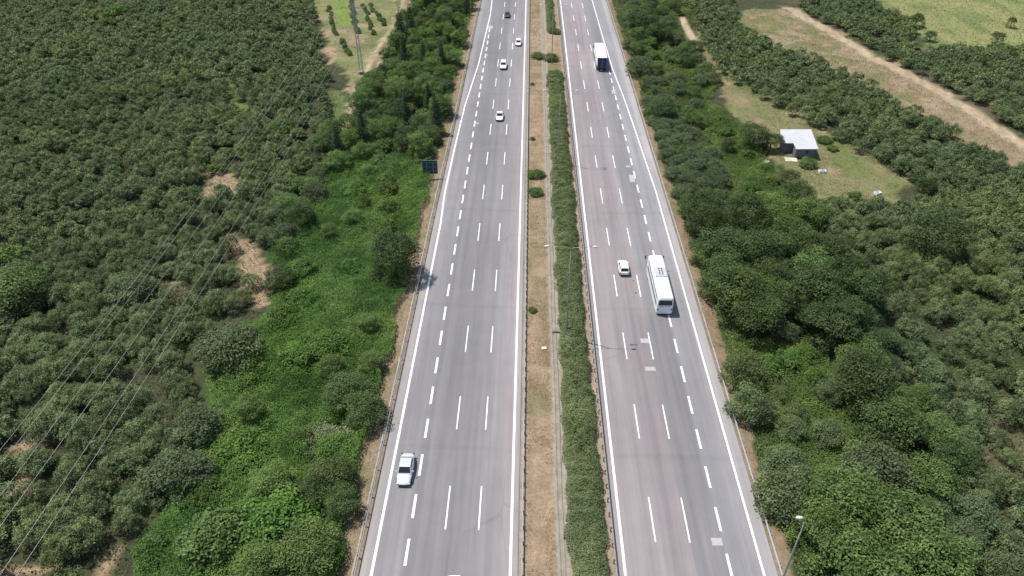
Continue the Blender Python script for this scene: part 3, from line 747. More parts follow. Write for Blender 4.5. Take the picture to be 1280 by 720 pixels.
for (z, L) in ((17.2, 3.3), (19.4, 3.6), (21.6, 2.6)):
    for s in (-1, 1):
        mb = MB(); pts = []
        for i in range(41):
            f = i / 40; sag = 4.0 * f * (1 - f) * 3.4
            pts.append((PX2 + (PX - PX2) * f + s * L, PY2 + (PYY - PY2) * f, z - 1.35 - sag))
        mb.tube(pts, .0105, 4, cap=False)
        side = 'road side' if s > 0 else 'orchard side'; lv = {17.2: 'lowest', 19.4: 'middle', 21.6: 'top'}[z]
        tag(mb.build("power_wire", M['wire']), 'thin grey power wire over the orchard, %s on the %s of the pylon' % (lv, side), 'power wire', 'power wires over the left orchard')

# ------------------------------------------------------------------ shed
zr = 1.25
c0, c1, c2, c3, c4, c5 = [g(a, b, zr) for a, b in ((974.5, 165), (1013, 165), (1023, 186.5), (995, 186.5), (992, 180), (976.5, 180))]
t = empty("shed", (c3[0], c3[1], -.9)); tag(t, 'small shed with white sheet metal roof and dark board walls in the olive clearing', 'shed')
ox, oy = c3[0], c3[1]
def L_(p, dx=0, dy=0): return (p[0] - ox + dx, p[1] - oy + dy)
poly2 = [L_(p) for p in (c0, c1, c2, c3, c4, c5)]
mb = MB(); n = 6; zb = zr + .9
slope = lambda p: .07 * (p[1])
mb.add([(p[0], p[1], zb - .05 + slope(p)) for p in poly2] + [(p[0], p[1], zb + .03 + slope(p)) for p in poly2],
       [list(range(6)), [11, 10, 9, 8, 7, 6]] + [(i, i + 6, (i + 1) % 6 + 6, (i + 1) % 6) for i in range(6)])
rf = mb.build("roof", M['sheet_roof'], t)
mb = MB()
xl, xr = poly2[5][0], poly2[2][0]
for k in range(16):
    f = k / 15; a = Vector((*poly2[5], 0)).lerp(Vector((*poly2[2], 0)), f)
    x = a.x + .15; y0_ = (poly2[4][1] if x < poly2[3][0] else poly2[3][1]) + .1; y1_ = poly2[0][1] - .1
    if x < max(poly2[0][0], poly2[5][0]) + .1: continue
    if x > poly2[1][0] - .1: y1_ = poly2[3][1] + (poly2[1][1] - poly2[3][1]) * max(0.1, (poly2[2][0] - x) / (poly2[2][0] - poly2[1][0] + 1e-6))
    mb.add([(x - .03, y0_, zb + .032 + slope((0, y0_))), (x + .03, y0_, zb + .032 + slope((0, y0_))), (x + .03, y1_, zb + .032 + slope((0, y1_))), (x - .03, y1_, zb + .032 + slope((0, y1_))),
            (x - .03, y0_, zb + .06 + slope((0, y0_))), (x + .03, y0_, zb + .06 + slope((0, y0_))), (x + .03, y1_, zb + .06 + slope((0, y1_))), (x - .03, y1_, zb + .06 + slope((0, y1_)))],
           [(4, 5, 6, 7), (0, 1, 5, 4), (1, 2, 6, 5), (2, 3, 7, 6), (3, 0, 4, 7)])
mb.build("roof_rib", M['sheet_roof'], rf)
mb = MB()
ins = [(poly2[0][0] + .3, poly2[0][1] - .3), (poly2[1][0] - .3, poly2[1][1] - .3), (poly2[2][0] - .4, poly2[2][1] + .35), (poly2[3][0] + .3, poly2[3][1] + .35), (poly2[4][0] + .3, poly2[4][1] + .5), (poly2[5][0] + .3, poly2[5][1] + .5)]
for i in range(6):
    a, b2 = ins[i], ins[(i + 1) % 6]
    mb.add([(a[0], a[1], 0), (b2[0], b2[1], 0), (b2[0], b2[1], zb - .07 + slope(b2)), (a[0], a[1], zb - .07 + slope(a))], [(0, 1, 2, 3)])
wl_ = mb.build("wall", M['shed_wall'], t); sm = wl_.modifiers.new("solid", "SOLIDIFY"); sm.thickness = .1
mb = MB(); mb.box(ins[5][0] + .8, ins[5][0] + 1.8, ins[5][1] - .06, ins[5][1] - .0, .05, 1.85); mb.build("door", M['chassis'], t)
mb = MB(); mb.box(ins[3][0] + 1.2, ins[3][0] + 2.6, ins[3][1] - .04, ins[3][1] + .01, 1.0, 1.6); mb.build("window", M['glass'], t)
x, y = g(990, 195); mb = MB(); mb.box(-1.3, 1.3, -.9, .9, -.1, .12); tag(mb.build("doorstep_slab", M['slab'], loc=(x, y, ground_z(x, y) + .02), rz=-.1, bevel=.03), 'pale concrete slab on the ground in front of the shed', 'slab')
for i, (px, py, lb) in enumerate(((1029, 210, 'white plastic crate lying in the olive clearing below the shed roof corner'), (1099, 236, 'white plastic crate at the near tip of the olive clearing'), (958, 200, 'pale plastic crate half hidden among shrubs beside the shed'))):
    x, y = g(px, py); mb = MB(); z = float(ground_z(x, y))
    mb.box(-.7, .7, -.45, -.38, 0, .5); mb.box(-.7, .7, .38, .45, 0, .5); mb.box(-.7, -.63, -.38, .38, 0, .5); mb.box(.63, .7, -.38, .38, 0, .5); mb.box(-.63, .63, -.38, .38, 0, .06)
    tag(mb.build("plastic_crate", M['plastic_white'], loc=(x, y, z), rz=.4 * i), lb, 'crate')

# ------------------------------------------------------------------ vehicles
def wheel(parent, x, y, r, w, s):
    mb = MB(); n = 20
    prof = [(0, r * .62), (0, r * .93), (w * .12, r), (w * .88, r), (w, r * .93), (w, r * .62)]
    mb.loft([[(s * a - s * w, rr * math.cos(2 * math.pi * k / n), rr * math.sin(2 * math.pi * k / n)) for k in range(n)] for a, rr in prof], cap=False)
    whl = empty("wheel", (x, y, r)); whl.parent = parent
    mb.build("tyre", M['rubber'], whl, smooth=True)
    mb = MB()
    ring = lambda a, rr, m_: [(s * a - s * w, rr * math.cos(2 * math.pi * k / m_), rr * math.sin(2 * math.pi * k / m_)) for k in range(m_)]
    mb.loft([ring(w * .35, r * .60, 16), ring(w * .8, r * .62, 16), ring(w * .95, r * .66, 16), ring(w * .9, r * .56, 16), ring(w * .78, r * .2, 16)])
    mb.build("rim", M['rim'], whl)

def car(name, loc, heading, L, W, H, kind, paint, label, cat, sunroof=False):
    """heading 0: front towards +Y"""
    t = empty(name, (loc[0], loc[1], .006), heading); tag(t, label, cat)
    h = L / 2; belt = H * (.60 if kind != 'suv' else .62)
    if kind == 'sedan':
        st = [(-h, .42, .62, .80), (-h + .12, .30, .86, .92), (-h + .75, .22, .95, .97), (-h * .35, .2, 1.0, .985), (h * .25, .2, 1.0, .965), (h - 1.0, .22, .98, .90), (h - .25, .26, .90, .74), (h, .38, .72, .58)]
        cab = (-h + .62, -h + 1.35, h - 2.05, h - 1.35)
    elif kind == 'hatch':
        st = [(-h, .40, .80, .92), (-h + .12, .28, .92, .98), (-h + .7, .22, .98, 1.0), (0, .2, 1.0, 1.0), (h * .4, .2, 1.0, .98), (h - .75, .22, .97, .88), (h - .2, .26, .88, .74), (h, .38, .70, .60)]
        cab = (-h + .10, -h + .48, h - 1.75, h - .95)
    else:
        st = [(-h, .45, .80, .95), (-h + .12, .32, .93, 1.0), (-h + .7, .26, .99, 1.02), (0, .24, 1.0, 1.02), (h * .4, .24, 1.0, 1.0), (h - .8, .26, .98, .95), (h - .2, .3, .90, .84), (h, .42, .72, .62)]
        cab = (-h + .12, -h + .55, h - 2.0, h - 1.2)
    rings = []
    for y, zb, wf, zf in st:
        w = W / 2 * wf; zt = belt * zf; zb_ = zb
        rings.append([(-w * .86, y, zb_), (-w, y, zb_ + .12), (-w * 1.0, y, (zb_ + zt) / 2), (-w * .97, y, zt - .08), (-w * .82, y, zt), (-w * .3, y, zt + .025), (w * .3, y, zt + .025), (w * .82, y, zt), (w * .97, y, zt - .08), (w, y, (zb_ + zt) / 2), (w, y, zb_ + .12), (w * .86, y, zb_)])
    mb = MB(); mb.loft(rings); mb.build("body", paint, t, smooth=True, subsurf=1)
    # cabin shell
    yb0, yt0, yt1, yb1 = cab; wb, wt = W * .455, W * .365; zt = H - .03
    zb0 = belt - .05
    B = [(-wb, yb0, zb0), (wb, yb0, zb0), (wb, yb1, zb0), (-wb, yb1, zb0)]; T = [(-wt, yt0, zt), (wt, yt0, zt), (wt, yt1, zt), (-wt, yt1, zt)]
    mb = MB(); mb.add(B + T, [(0, 1, 5, 4), (1, 2, 6, 5), (2, 3, 7, 6), (3, 0, 4, 7), (4, 5, 6, 7)]); mb.build("cabin", paint, t, bevel=.05)
    def win(nm, a, b2, c, d, u0, u1, v0, v1, off=.012):
        a, b2, c, d = map(Vector, (a, b2, c, d)); nrm = (b2 - a).cross(d - a).normalized()
        f = lambda u, v: (a.lerp(b2, u)).lerp(d.lerp(c, u), v) + nrm * off
        mb = MB(); mb.add([f(u0, v0), f(u1, v0), f(u1, v1), f(u0, v1)], [(0, 1, 2, 3)]); mb.build(nm, M['glass'], t)
    win("rear_window", B[0], B[1], T[1], T[0], .07, .93, .22, .90)
    win("windshield", B[2], B[3], T[3], T[2], .05, .95, .16, .93)
    for (a, b2, c, d) in ((B[1], B[2], T[2], T[1]), (B[3], B[0], T[0], T[3])):
        for u0, u1 in ((.10, .48), (.52, .90)): win("side_window", a, b2, c, d, u0, u1, .30, .86)
    if sunroof:
        mb = MB(); mb.box(-wt * .78, wt * .78, yt0 + .2, yt1 - .15, zt + .004, zt + .02); mb.build("glass_roof", M['glass'], t)
        for s in (-1, 1):
            mb = MB(); mb.tube([(s * wt * .92, yt0 + .05, zt + .0), (s * wt * .92, yt0 + .15, zt + .05), (s * wt * .92, yt1 - .15, zt + .05), (s * wt * .92, yt1 - .05, zt)], .02, 6); mb.build("roof_rail", M['rim'], t)
    r = .33 if kind != 'suv' else .37
    for s in (-1, 1):
        for y in (-h + .82, h - .86): wheel(t, s * W / 2 * 1.0, y, r, .21, s)
        mb = MB(); mb.box(*sorted((s * W * .30, s * W * .455)), h - .17, h - .07, belt * .62, belt * .72); mb.build("headlight", M['clear_lens'], t, bevel=.02)
        mb = MB(); mb.box(*sorted((s * W * .31, s * W * .455)), -h + .0, -h + .14, belt * .74, belt * .90); mb.build("tail_light", M['red_lens'], t, bevel=.02)
        mb = MB(); mb.box(*sorted((s * W * .49, s * W * .59)), yb1 - .42, yb1 - .28, belt + .0, belt + .14); mb.build("wing_mirror", paint, t, bevel=.03)
    mb = MB(); mb.box(-.26, .26, -h - .02, -h + .03, .52, .63); mb.build("number_plate", M['plate'], t)
    mb = MB(); mb.box(-W * .4, W * .4, -h + .01, -h + .12, .24, .40); mb.build("rear_bumper_trim", M['black'], t, bevel=.02)
    mb = MB(); mb.box(-W * .3, W * .3, h - .12, h - .02, .34, .50); mb.build("grille", M['black'], t, bevel=.02)
    return t
PI = math.pi
def front_down(px, py): return g(px, py)
x, y = g(508, 610); car("silver_car", (-14.2, y + 2.35), PI, 4.7, 1.86, 1.48, 'sedan', M['silver_paint'], 'silver grey car with dark windscreen driving towards the viewer beside the left shoulder', 'car')
x, y = g(626.5, 152.5); car("white_saloon_car", (-6.75, y + 2.2), PI, 4.5, 1.82, 1.46, 'sedan', M['white_paint'], 'white saloon car in the middle lane, nearest of the cars in the upper left carriageway', 'car')
x, y = g(630, 88); car("white_suv", (-7.0, y + 2.3), PI, 4.7, 1.88, 1.68, 'suv', M['white_paint'], 'white car with a tall cabin between the white saloon and the dark car', 'car')
x, y = g(648, 58.5); car("white_car", (-3.15, y + 2.1), PI, 4.2, 1.78, 1.48, 'hatch', M['white_paint'], 'white car in the lane next to the median, beside the hedge gap', 'car')
x, y = g(634, 23); car("dark_car", (-7.3, y + 2.2), PI, 4.5, 1.82, 1.46, 'sedan', M['grey_paint'], 'dark grey car farthest up the left carriageway', 'car')
x, y = g(571, 716.6, 1.05); car("white_car", (-6.95, y - 2.2), PI, 4.3, 1.78, 1.46, 'hatch', M['white_paint'], 'white car mostly cut off by the bottom picture edge', 'car')
x, y = g(780, 346.5); car("white_hatchback", (16.5, y + 2.1), 0, 4.1, 1.74, 1.55, 'hatch', M['white_paint'], 'white hatchback with dark rear window just left of the white bus', 'car')

def bus(loc, label):
    L, W, H = 12.2, 2.55, 3.45; h = L / 2
    t = empty("coach_bus", (loc[0], loc[1], .006)); tag(t, label, 'bus')
    mb = MB(); rings = []
    for y, ins_, zb, zt in ((-h, .10, .55, H - .38), (-h + .12, .02, .40, H - .12), (-h + .5, 0, .36, H), (0, 0, .34, H), (h - .9, 0, .36, H), (h - .3, .05, .38, H - .14), (h, .16, .45, H - .7)):
        w = W / 2 - ins_
        rings.append([(-w + .06, y, zb), (-w, y, zb + .15), (-w, y, zb + .9), (-w + .02, y, zt - .9), (-w + .08, y, zt - .22), (-w + .28, y, zt - .03), (-w * .3, y, zt + .02), (w * .3, y, zt + .02), (w - .28, y, zt - .03), (w - .08, y, zt - .22), (w - .02, y, zt - .9), (w, y, zb + .9), (w, y, zb + .15), (w - .06, y, zb)])
    mb.loft(rings); mb.build("body", M['bus_white'], t, smooth=False, bevel=.03)
    for s in (-1, 1):
        y = -h + .55; k = 0
        while y < h - 1.5:
            ln = 1.42; mb = MB(); x0 = s * (W / 2 + .004)
            xa, xb_ = s * (W / 2 + .006), s * (W / 2 - .045)
            mb.add([(xa, y, 1.50), (xa, y + ln, 1.50), (xb_, y + ln, H - .42), (xb_, y, H - .42)], [(0, 1, 2, 3)] if s > 0 else [(3, 2, 1, 0)])
            mb.build("side_window", M['glass'], t); y += ln + .07
        mb = MB(); mb.box(*sorted((s * (W / 2 - .02), s * (W / 2 + .02))), -h + 1.2, h - 1.2, .40, .46); mb.build("sill_trim", M['bus_grey'], t)
        mb = MB(); mb.box(*sorted((s * W * .37, s * W * .47)), -h - .02, -h + .08, 1.05, 1.32); mb.build("tail_light", M['red_lens'], t, bevel=.02)
        mb = MB(); mb.box(*sorted((s * W * .30, s * W * .45)), h - .03, h + .03, .75, .98); mb.build("headlight", M['clear_lens'], t, bevel=.02)
        mb = MB(); mb.tube([(s * 1.05, h - .12, H - .55), (s * 1.35, h + .25, H - .55), (s * 1.5, h + .30, H - .75)], .035, 6); mb.box(*sorted((s * 1.40, s * 1.60)), h + .24, h + .36, H - 1.25, H - .75); mb.build("mirror_arm", M['black'], t)
        for y, n_ in ((-h + 3.0, 1), (h - 2.7, 1)): wheel(t, s * W / 2 * .995, y, .5, .30, s)
    mb = MB(); mb.add([(-1.05, -h - .015, 2.05), (1.05, -h - .015, 2.05), (.98, -h + .0, H - .52), (-.98, -h + .0, H - .52)], [(0, 1, 2, 3)]); mb.box(-1.05, 1.05, -h - .02, -h - .016, 2.0, 2.05); mb.build("rear_window", M['glass'], t)
    mb = MB(); mb.add([(1.02, h + .02, 1.2), (-1.02, h + .02, 1.2), (-.98, h - .02, H - .8), (.98, h - .02, H - .8)], [(0, 1, 2, 3)]); mb.build("windshield", M['glass'], t)
    for x in (-.72, -.38, .18, .60):
        mb = MB(); mb.box(x - .13, x + .13, -h - .018, -h + .01, 1.78, 1.88); mb.build("rear_vent", M['black'], t)
    mb = MB(); mb.box(-.85, .85, -h - .02, -h + .02, 1.05, 1.50); mb.build("engine_cover", M['bus_grey'] if False else M['bus_white'], t, bevel=.02)
    mb = MB(); mb.box(-1.1, 1.1, -h - .06, -h + .1, .42, .72); mb.build("rear_bumper", M['bus_white'], t, bevel=.04)
    mb = MB(); mb.box(-.28, .28, -h - .075, -h - .06, .5, .63); mb.build("number_plate", M['plate'], t)
    mb = MB(); mb.box(-.92, .92, -.55, 2.05, H + .0, H + .17); ru = mb.build("roof_unit", M['bus_grey'], t, bevel=.06)
    for x in (-.12, .32):
        for y in (.0, .5, 1.0, 1.5):
            mb = MB(); mb.tube([(x, y, H + .172), (x, y, H + .20)], .14, 12); mb.build("roof_fan", M['black'], ru)
    mb = MB(); mb.box(-.4, .4, -4.0, -3.2, H + .02, H + .07); mb.build("roof_hatch", M['bus_white'], t, bevel=.02)
    return t
x, y = g(830.4, 394.5); bus((21.55, y + 6.1), 'long white coach with pale roof air conditioner and dark rear window in the slow lane')

def truck(loc, label):
    t = empty("box_truck", (loc[0], loc[1], .006)); tag(t, label, 'truck')
    W, H = 2.6, 3.85; y0, y1 = -7.2, 5.0
    mb = MB(); mb.box(-W / 2, W / 2, y0, y1, 1.15, H); mb.build("cargo_box", M['box_white'], t, bevel=.04)
    for s in (-1, 1):
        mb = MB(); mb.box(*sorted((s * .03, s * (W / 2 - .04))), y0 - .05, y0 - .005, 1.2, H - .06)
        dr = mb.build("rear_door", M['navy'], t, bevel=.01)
        for q in (.35, .9):
            mb = MB(); mb.tube([(s * q, y0 - .075, 1.25), (s * q, y0 - .075, H - .1)], .022, 6); mb.build("lock_bar", M['galv_dark'], dr)
        mb = MB(); mb.box(*sorted((s * .75, s * 1.2)), y0 - .02, y0 + .05, .82, .98); mb.build("tail_light", M['red_lens'], t)
        mb = MB(); mb.box(*sorted((s * 1.18, s * 1.22)), -4.0, 2.5, .55, 1.0); mb.build("side_guard", M['galv_dark'], t)
        for y in (-5.8, -4.5, -3.2, 4.0, 6.6): wheel(t, s * W / 2 * .99, y, .5, .34, s)
    mb = MB(); mb.box(-.5, .5, y0 + .1, 7.2, .75, 1.12); mb.box(-1.25, 1.25, y0 + .05, y0 + .2, .80, 1.12); mb.build("chassis", M['chassis'], t)
    mb = MB(); mb.box(-1.2, 1.2, y0 - .06, y0 + .03, .42, .56); mb.build("rear_bumper", M['chassis'], t, bevel=.02)
    mb = MB(); mb.box(-.30, .30, y0 - .08, y0 - .062, .43, .55); mb.build("number_plate", M['plate'], t)
    mb = MB(); rings = [[(-1.22, y, zb), (1.22, y, zb), (1.22, y, zt - .25), (1.08, y, zt), (-1.08, y, zt), (-1.22, y, zt - .25)] for y, zb, zt in ((5.25, .9, 3.5), (5.6, .8, 3.65), (6.6, .6, 3.45), (7.2, .5, 3.1), (7.4, .5, 2.0), (7.45, .55, 1.2))]
    mb.loft(rings); cb = mb.build("cab", M['box_white'], t, bevel=.04)
    mb = MB(); mb.add([(1.05, 7.42, 1.95), (-1.05, 7.42, 1.95), (-1.0, 7.24, 2.95), (1.0, 7.24, 2.95)], [(0, 1, 2, 3)]); mb.build("windshield", M['glass'], cb)
    for s in (-1, 1):
        mb = MB(); mb.add([(s * 1.224, 6.0, 1.9), (s * 1.224, 7.0, 1.9), (s * 1.224, 6.9, 2.75), (s * 1.224, 6.0, 2.85)], [(0, 1, 2, 3)]); mb.build("side_window", M['glass'], cb)
        mb = MB(); mb.box(*sorted((s * 1.3, s * 1.5)), 7.1, 7.2, 1.9, 2.6); mb.build("wing_mirror", M['black'], cb)
        mb = MB(); mb.box(*sorted((s * .7, s * 1.1)), 7.44, 7.5, .8, 1.0); mb.build("headlight", M['clear_lens'], cb)
    return t
x, y = g(752, 89.5); truck((20.15, y + 7.2), 'white box truck with dark navy rear doors far up the right carriageway')

# ------------------------------------------------------------------ orchards
def orchard_points(region, spacing, ang, seed, jit=.28, avoid=()):
    rng = np.random.default_rng(seed); x0, y0 = region.min(0); x1, y1 = region.max(0)
    cx, cy = (x0 + x1) / 2, (y0 + y1) / 2; rr = math.hypot(x1 - x0, y1 - y0) / 2 + spacing
    k = np.arange(-rr, rr, spacing); A, B_ = np.meshgrid(k, k); B_ = B_ + (np.arange(A.shape[0]) % 2)[:, None] * 0 
    A = A + rng.normal(size=A.shape) * jit * spacing; B_ = B_ + rng.normal(size=A.shape) * jit * spacing
    ca, sa = math.cos(ang), math.sin(ang); x = (cx + A * ca - B_ * sa).ravel(); y = (cy + A * sa + B_ * ca).ravel()
    k = inside(x, y, region)
    for a in avoid: k &= ~inside(x, y, a)
    for pts, hw in PATHS: k &= dist_line(x, y, pts) > hw + 1.3
    return x[k], y[k]
OL = poly([(-260, -60), (370, -60), (392, 15), (402, 60), (408, 90), (432, 130), (425, 165), (380, 210), (340, 270), (325, 300), (328, 365), (318, 395), (255, 420), (240, 480), (245, 540), (215, 600), (165, 660), (140, 790), (-220, 790)])
OR2 = poly([(1008, 258), (1065, 256), (1132, 255), (1180, 250), (1110, 205), (1045, 168), (965, 128), (905, 92), (868, 30), (850, -30), (905, -40), (925, 30), (960, 50), (1040, 82), (1120, 120), (1205, 176), (1280, 207), (1370, 246), (1560, 320), (1500, 800), (1320, 800), (1262, 700), (1190, 560), (1110, 450), (1085, 400), (1045, 310)])
OR3 = poly([(1000, 6), (1008, -60), (1060, -60), (1092, 6), (1140, 30), (1150, 58), (1165, 66), (1212, 58), (1300, 62), (1500, 66), (1600, 250), (1392, 236), (1310, 182), (1240, 144), (1180, 108), (1100, 66), (1040, 30)])
SOILX = SOIL + [P['wedge'], P['greenstrip']]
px_, py_, gi = [], [], []
BIG = [(1182, 297, 7.2), (8, 372, 6.6), (140, 16, 5.0), (150, 372, 4.2), (285, 430, 5.5), (330, 90, 2.5)]
for i, (reg, sp, an, sd) in enumerate(((OL, 3.25, .35, 61), (OR2, 3.25, -.62, 62), (OR3, 3.3, -.62, 63))):
    x, y = orchard_points(reg, sp, an, sd, avoid=SOILX)
    k = np.ones(len(x), bool)
    for bx_, by_, br in BIG:
        c_ = g(bx_, by_); k &= np.hypot(x - c_[0], y - c_[1]) > br * .6
    # a few bare gaps
    k &= vnoise(x, y, 7, 70 + i) < .95
    px_.append(x[k]); py_.append(y[k]); gi.append(np.full(k.sum(), i))
bx_ = np.concatenate(px_); by_ = np.concatenate(py_); gi = np.concatenate(gi)
k = (by_ > 18) & ((bx_ < -20) | (bx_ > 30)); bx_, by_, gi = bx_[k], by_[k], gi[k]
u, v = project(bx_, by_, 1.5)
inv = (u > 12) & (u < 1268) & (v > 8) & (v < 712)
dist = np.hypot(by_, 70) + 0 * bx_
order = np.argsort(np.where(inv, np.sqrt(bx_ ** 2 + by_ ** 2), 1e9)); near = set(order[:300].tolist())
HV = []
for v_ in range(12):
    rng = np.random.default_rng(300 + v_); lo = hazel_lobes(rng, rng.uniform(2.15, 2.55), 3.5, 44)
    c_, n_, t_ = cloud(rng, lo, 3000, fill=.35, low=-.2); me = quads_mesh("hazelnut_bush", c_, n_, .185, t_, rng, .6, extra=stems(rng, 3.0, 1.6))
    me.materials.append(LM['hazel']); me.materials.append(M['bark']); HV.append(me)
LBL = {0: ('grey green hazelnut bush in the dense orchard on the left, under the power wires', 'hazelnut bushes of the left orchard'),
       1: ('grey green hazelnut bush in the orchard on the right, below the shed clearing', 'hazelnut bushes of the right orchard'),
       2: ('grey green hazelnut bush beyond the sandy track', 'hazelnut bushes beyond the sandy track')}
GZB = ground_z(bx_, by_)
size_n = vnoise(bx_, by_, 18, 80) * .5 + vnoise(bx_, by_, 6, 81) * .5
for i in sorted(near):
    o = bpy.data.objects.new("hazelnut_bush", HV[int(RNG.integers(len(HV)))]); C.objects.link(o)
    s = .72 + .34 * size_n[i] + RNG.uniform(-.13, .13)
    o.location = (bx_[i], by_[i], GZB[i]); o.rotation_euler = (0, 0, RNG.uniform(0, 6.28)); o.scale = (s, s * RNG.uniform(.85, 1.1), s * RNG.uniform(.8, 1.22))
    tag(o, LBL[int(gi[i])][0], 'bush', LBL[int(gi[i])][1])
# the rest of the orchards: one mass
FV = []
for v_ in range(10):
    rng = np.random.default_rng(400 + v_); lo = hazel_lobes(rng, rng.uniform(2.1, 2.5), 3.6, 20)
    FV.append(cloud(rng, lo, 480, fill=.3, low=-.1))
FVn = []
for v_ in range(6):
    rng = np.random.default_rng(450 + v_); lo = hazel_lobes(rng, rng.uniform(2.1, 2.5), 3.6, 24)
    FVn.append(cloud(rng, lo, 1300, fill=.3, low=-.1))
cs, ns, ts, ss = [], [], [], []
for i in range(len(bx_)):
    if i in near: continue
    D = by_[i]
    if inv[i] or D < 260: vs = FVn[int(RNG.integers(6))] if D < 185 else FV[int(RNG.integers(10))]
    else: vs = FV[int(RNG.integers(10))]
    if abs(u[i] - 640) > 900: continue
    c_, n_, t_ = vs; a = RNG.uniform(0, 6.28); ca, sa = math.cos(a), math.sin(a); s = .72 + .34 * size_n[i] + RNG.uniform(-.13, .13)
    Rm = np.array([[ca, -sa, 0], [sa, ca, 0], [0, 0, 1]]).T
    cs.append(c_ @ Rm * s + np.array((bx_[i], by_[i], GZB[i]))); ns.append(n_ @ Rm); ts.append(np.clip(t_ + RNG.uniform(-.13, .13), 0, 1)); ss.append(np.full(len(c_), .25 if D < 185 else .38))
cs = np.concatenate(cs); ns = np.concatenate(ns); ts = np.concatenate(ts); ss = np.concatenate(ss)
me = quads_mesh("orchard_hazelnut_bushes", cs, ns, ss, ts, RNG, .62); me.materials.append(LM['hazel'])
tag(link("orchard_bushes", me), 'rest of the dense grey green hazelnut orchards on both sides of the highway', 'orchard bushes', kind='stuff')
print("bushes", len(bx_), "stuff quads", len(cs), "inview", int(inv.sum()))

# big single trees in and beside the orchards
for (px, py, k, r, h, lb, nm) in (
        (1180, 283, 'dark', 6.0, 9.0, 'large round dark grey tree standing out of the right orchard', 'large_tree'),
        (1158, 226, 'dark', 2.3, 4.2, 'small dark tree beside the near tip of the clearing, in the right orchard', 'dark_tree'),
        (8, 352, 'broad', 6.0, 7.5, 'large olive tree cut by the left picture edge, dark shadow below it', 'large_tree'),
        (155, 350, 'silver', 4.0, 4.8, 'pale grey green round tree in the middle of the left orchard', 'leafy_tree'),
        (15, 312, 'yellow', 2.8, 4.4, 'yellow green bush behind the large olive tree at the left edge', 'yellow_green_shrub'),
        (140, 10, 'scrubby', 4.5, 6.0, 'large tree at the top of the left orchard with a dark gap beside it', 'large_tree'),
        (285, 425, 'silver', 5.0, 6.6, 'big grey green tree at the orchard corner beside the bright scrub', 'large_tree'),
        (312, 75, 'yellow', 2.2, 2.8, 'yellow green bush in the upper part of the left orchard', 'yellow_green_shrub'),
        (268, 203, 'yellow', 2.1, 2.3, 'yellow green bush above the bare soil patch in the left orchard', 'yellow_green_shrub'),
        (350, 150, 'scrubby', 3.2, 4.4, 'brownish olive tree under the wires, left of the dirt track', 'leafy_tree'),
        (1250, 42, 'dark', 2.2, 3.6, 'dark bush at the edge of the pale green field, far right', 'dark_tree'),
        (1267, 22, 'dark', 1.7, 3.6, 'small dark bush out in the pale green field', 'dark_tree'),
        (1148, 20, 'dark', 2.6, 4.4, 'dark tree at the corner of the orchard beyond the sandy track', 'dark_tree'),
        (1165, 40, 'dark', 2.0, 3.4, 'dark bush just below the dark corner tree beside the pale field', 'dark_tree')):
    x, y = g(px, py, h * .55); plant(k, x, y, lb, None, h, r, name=nm, z=float(ground_z(x, y)))

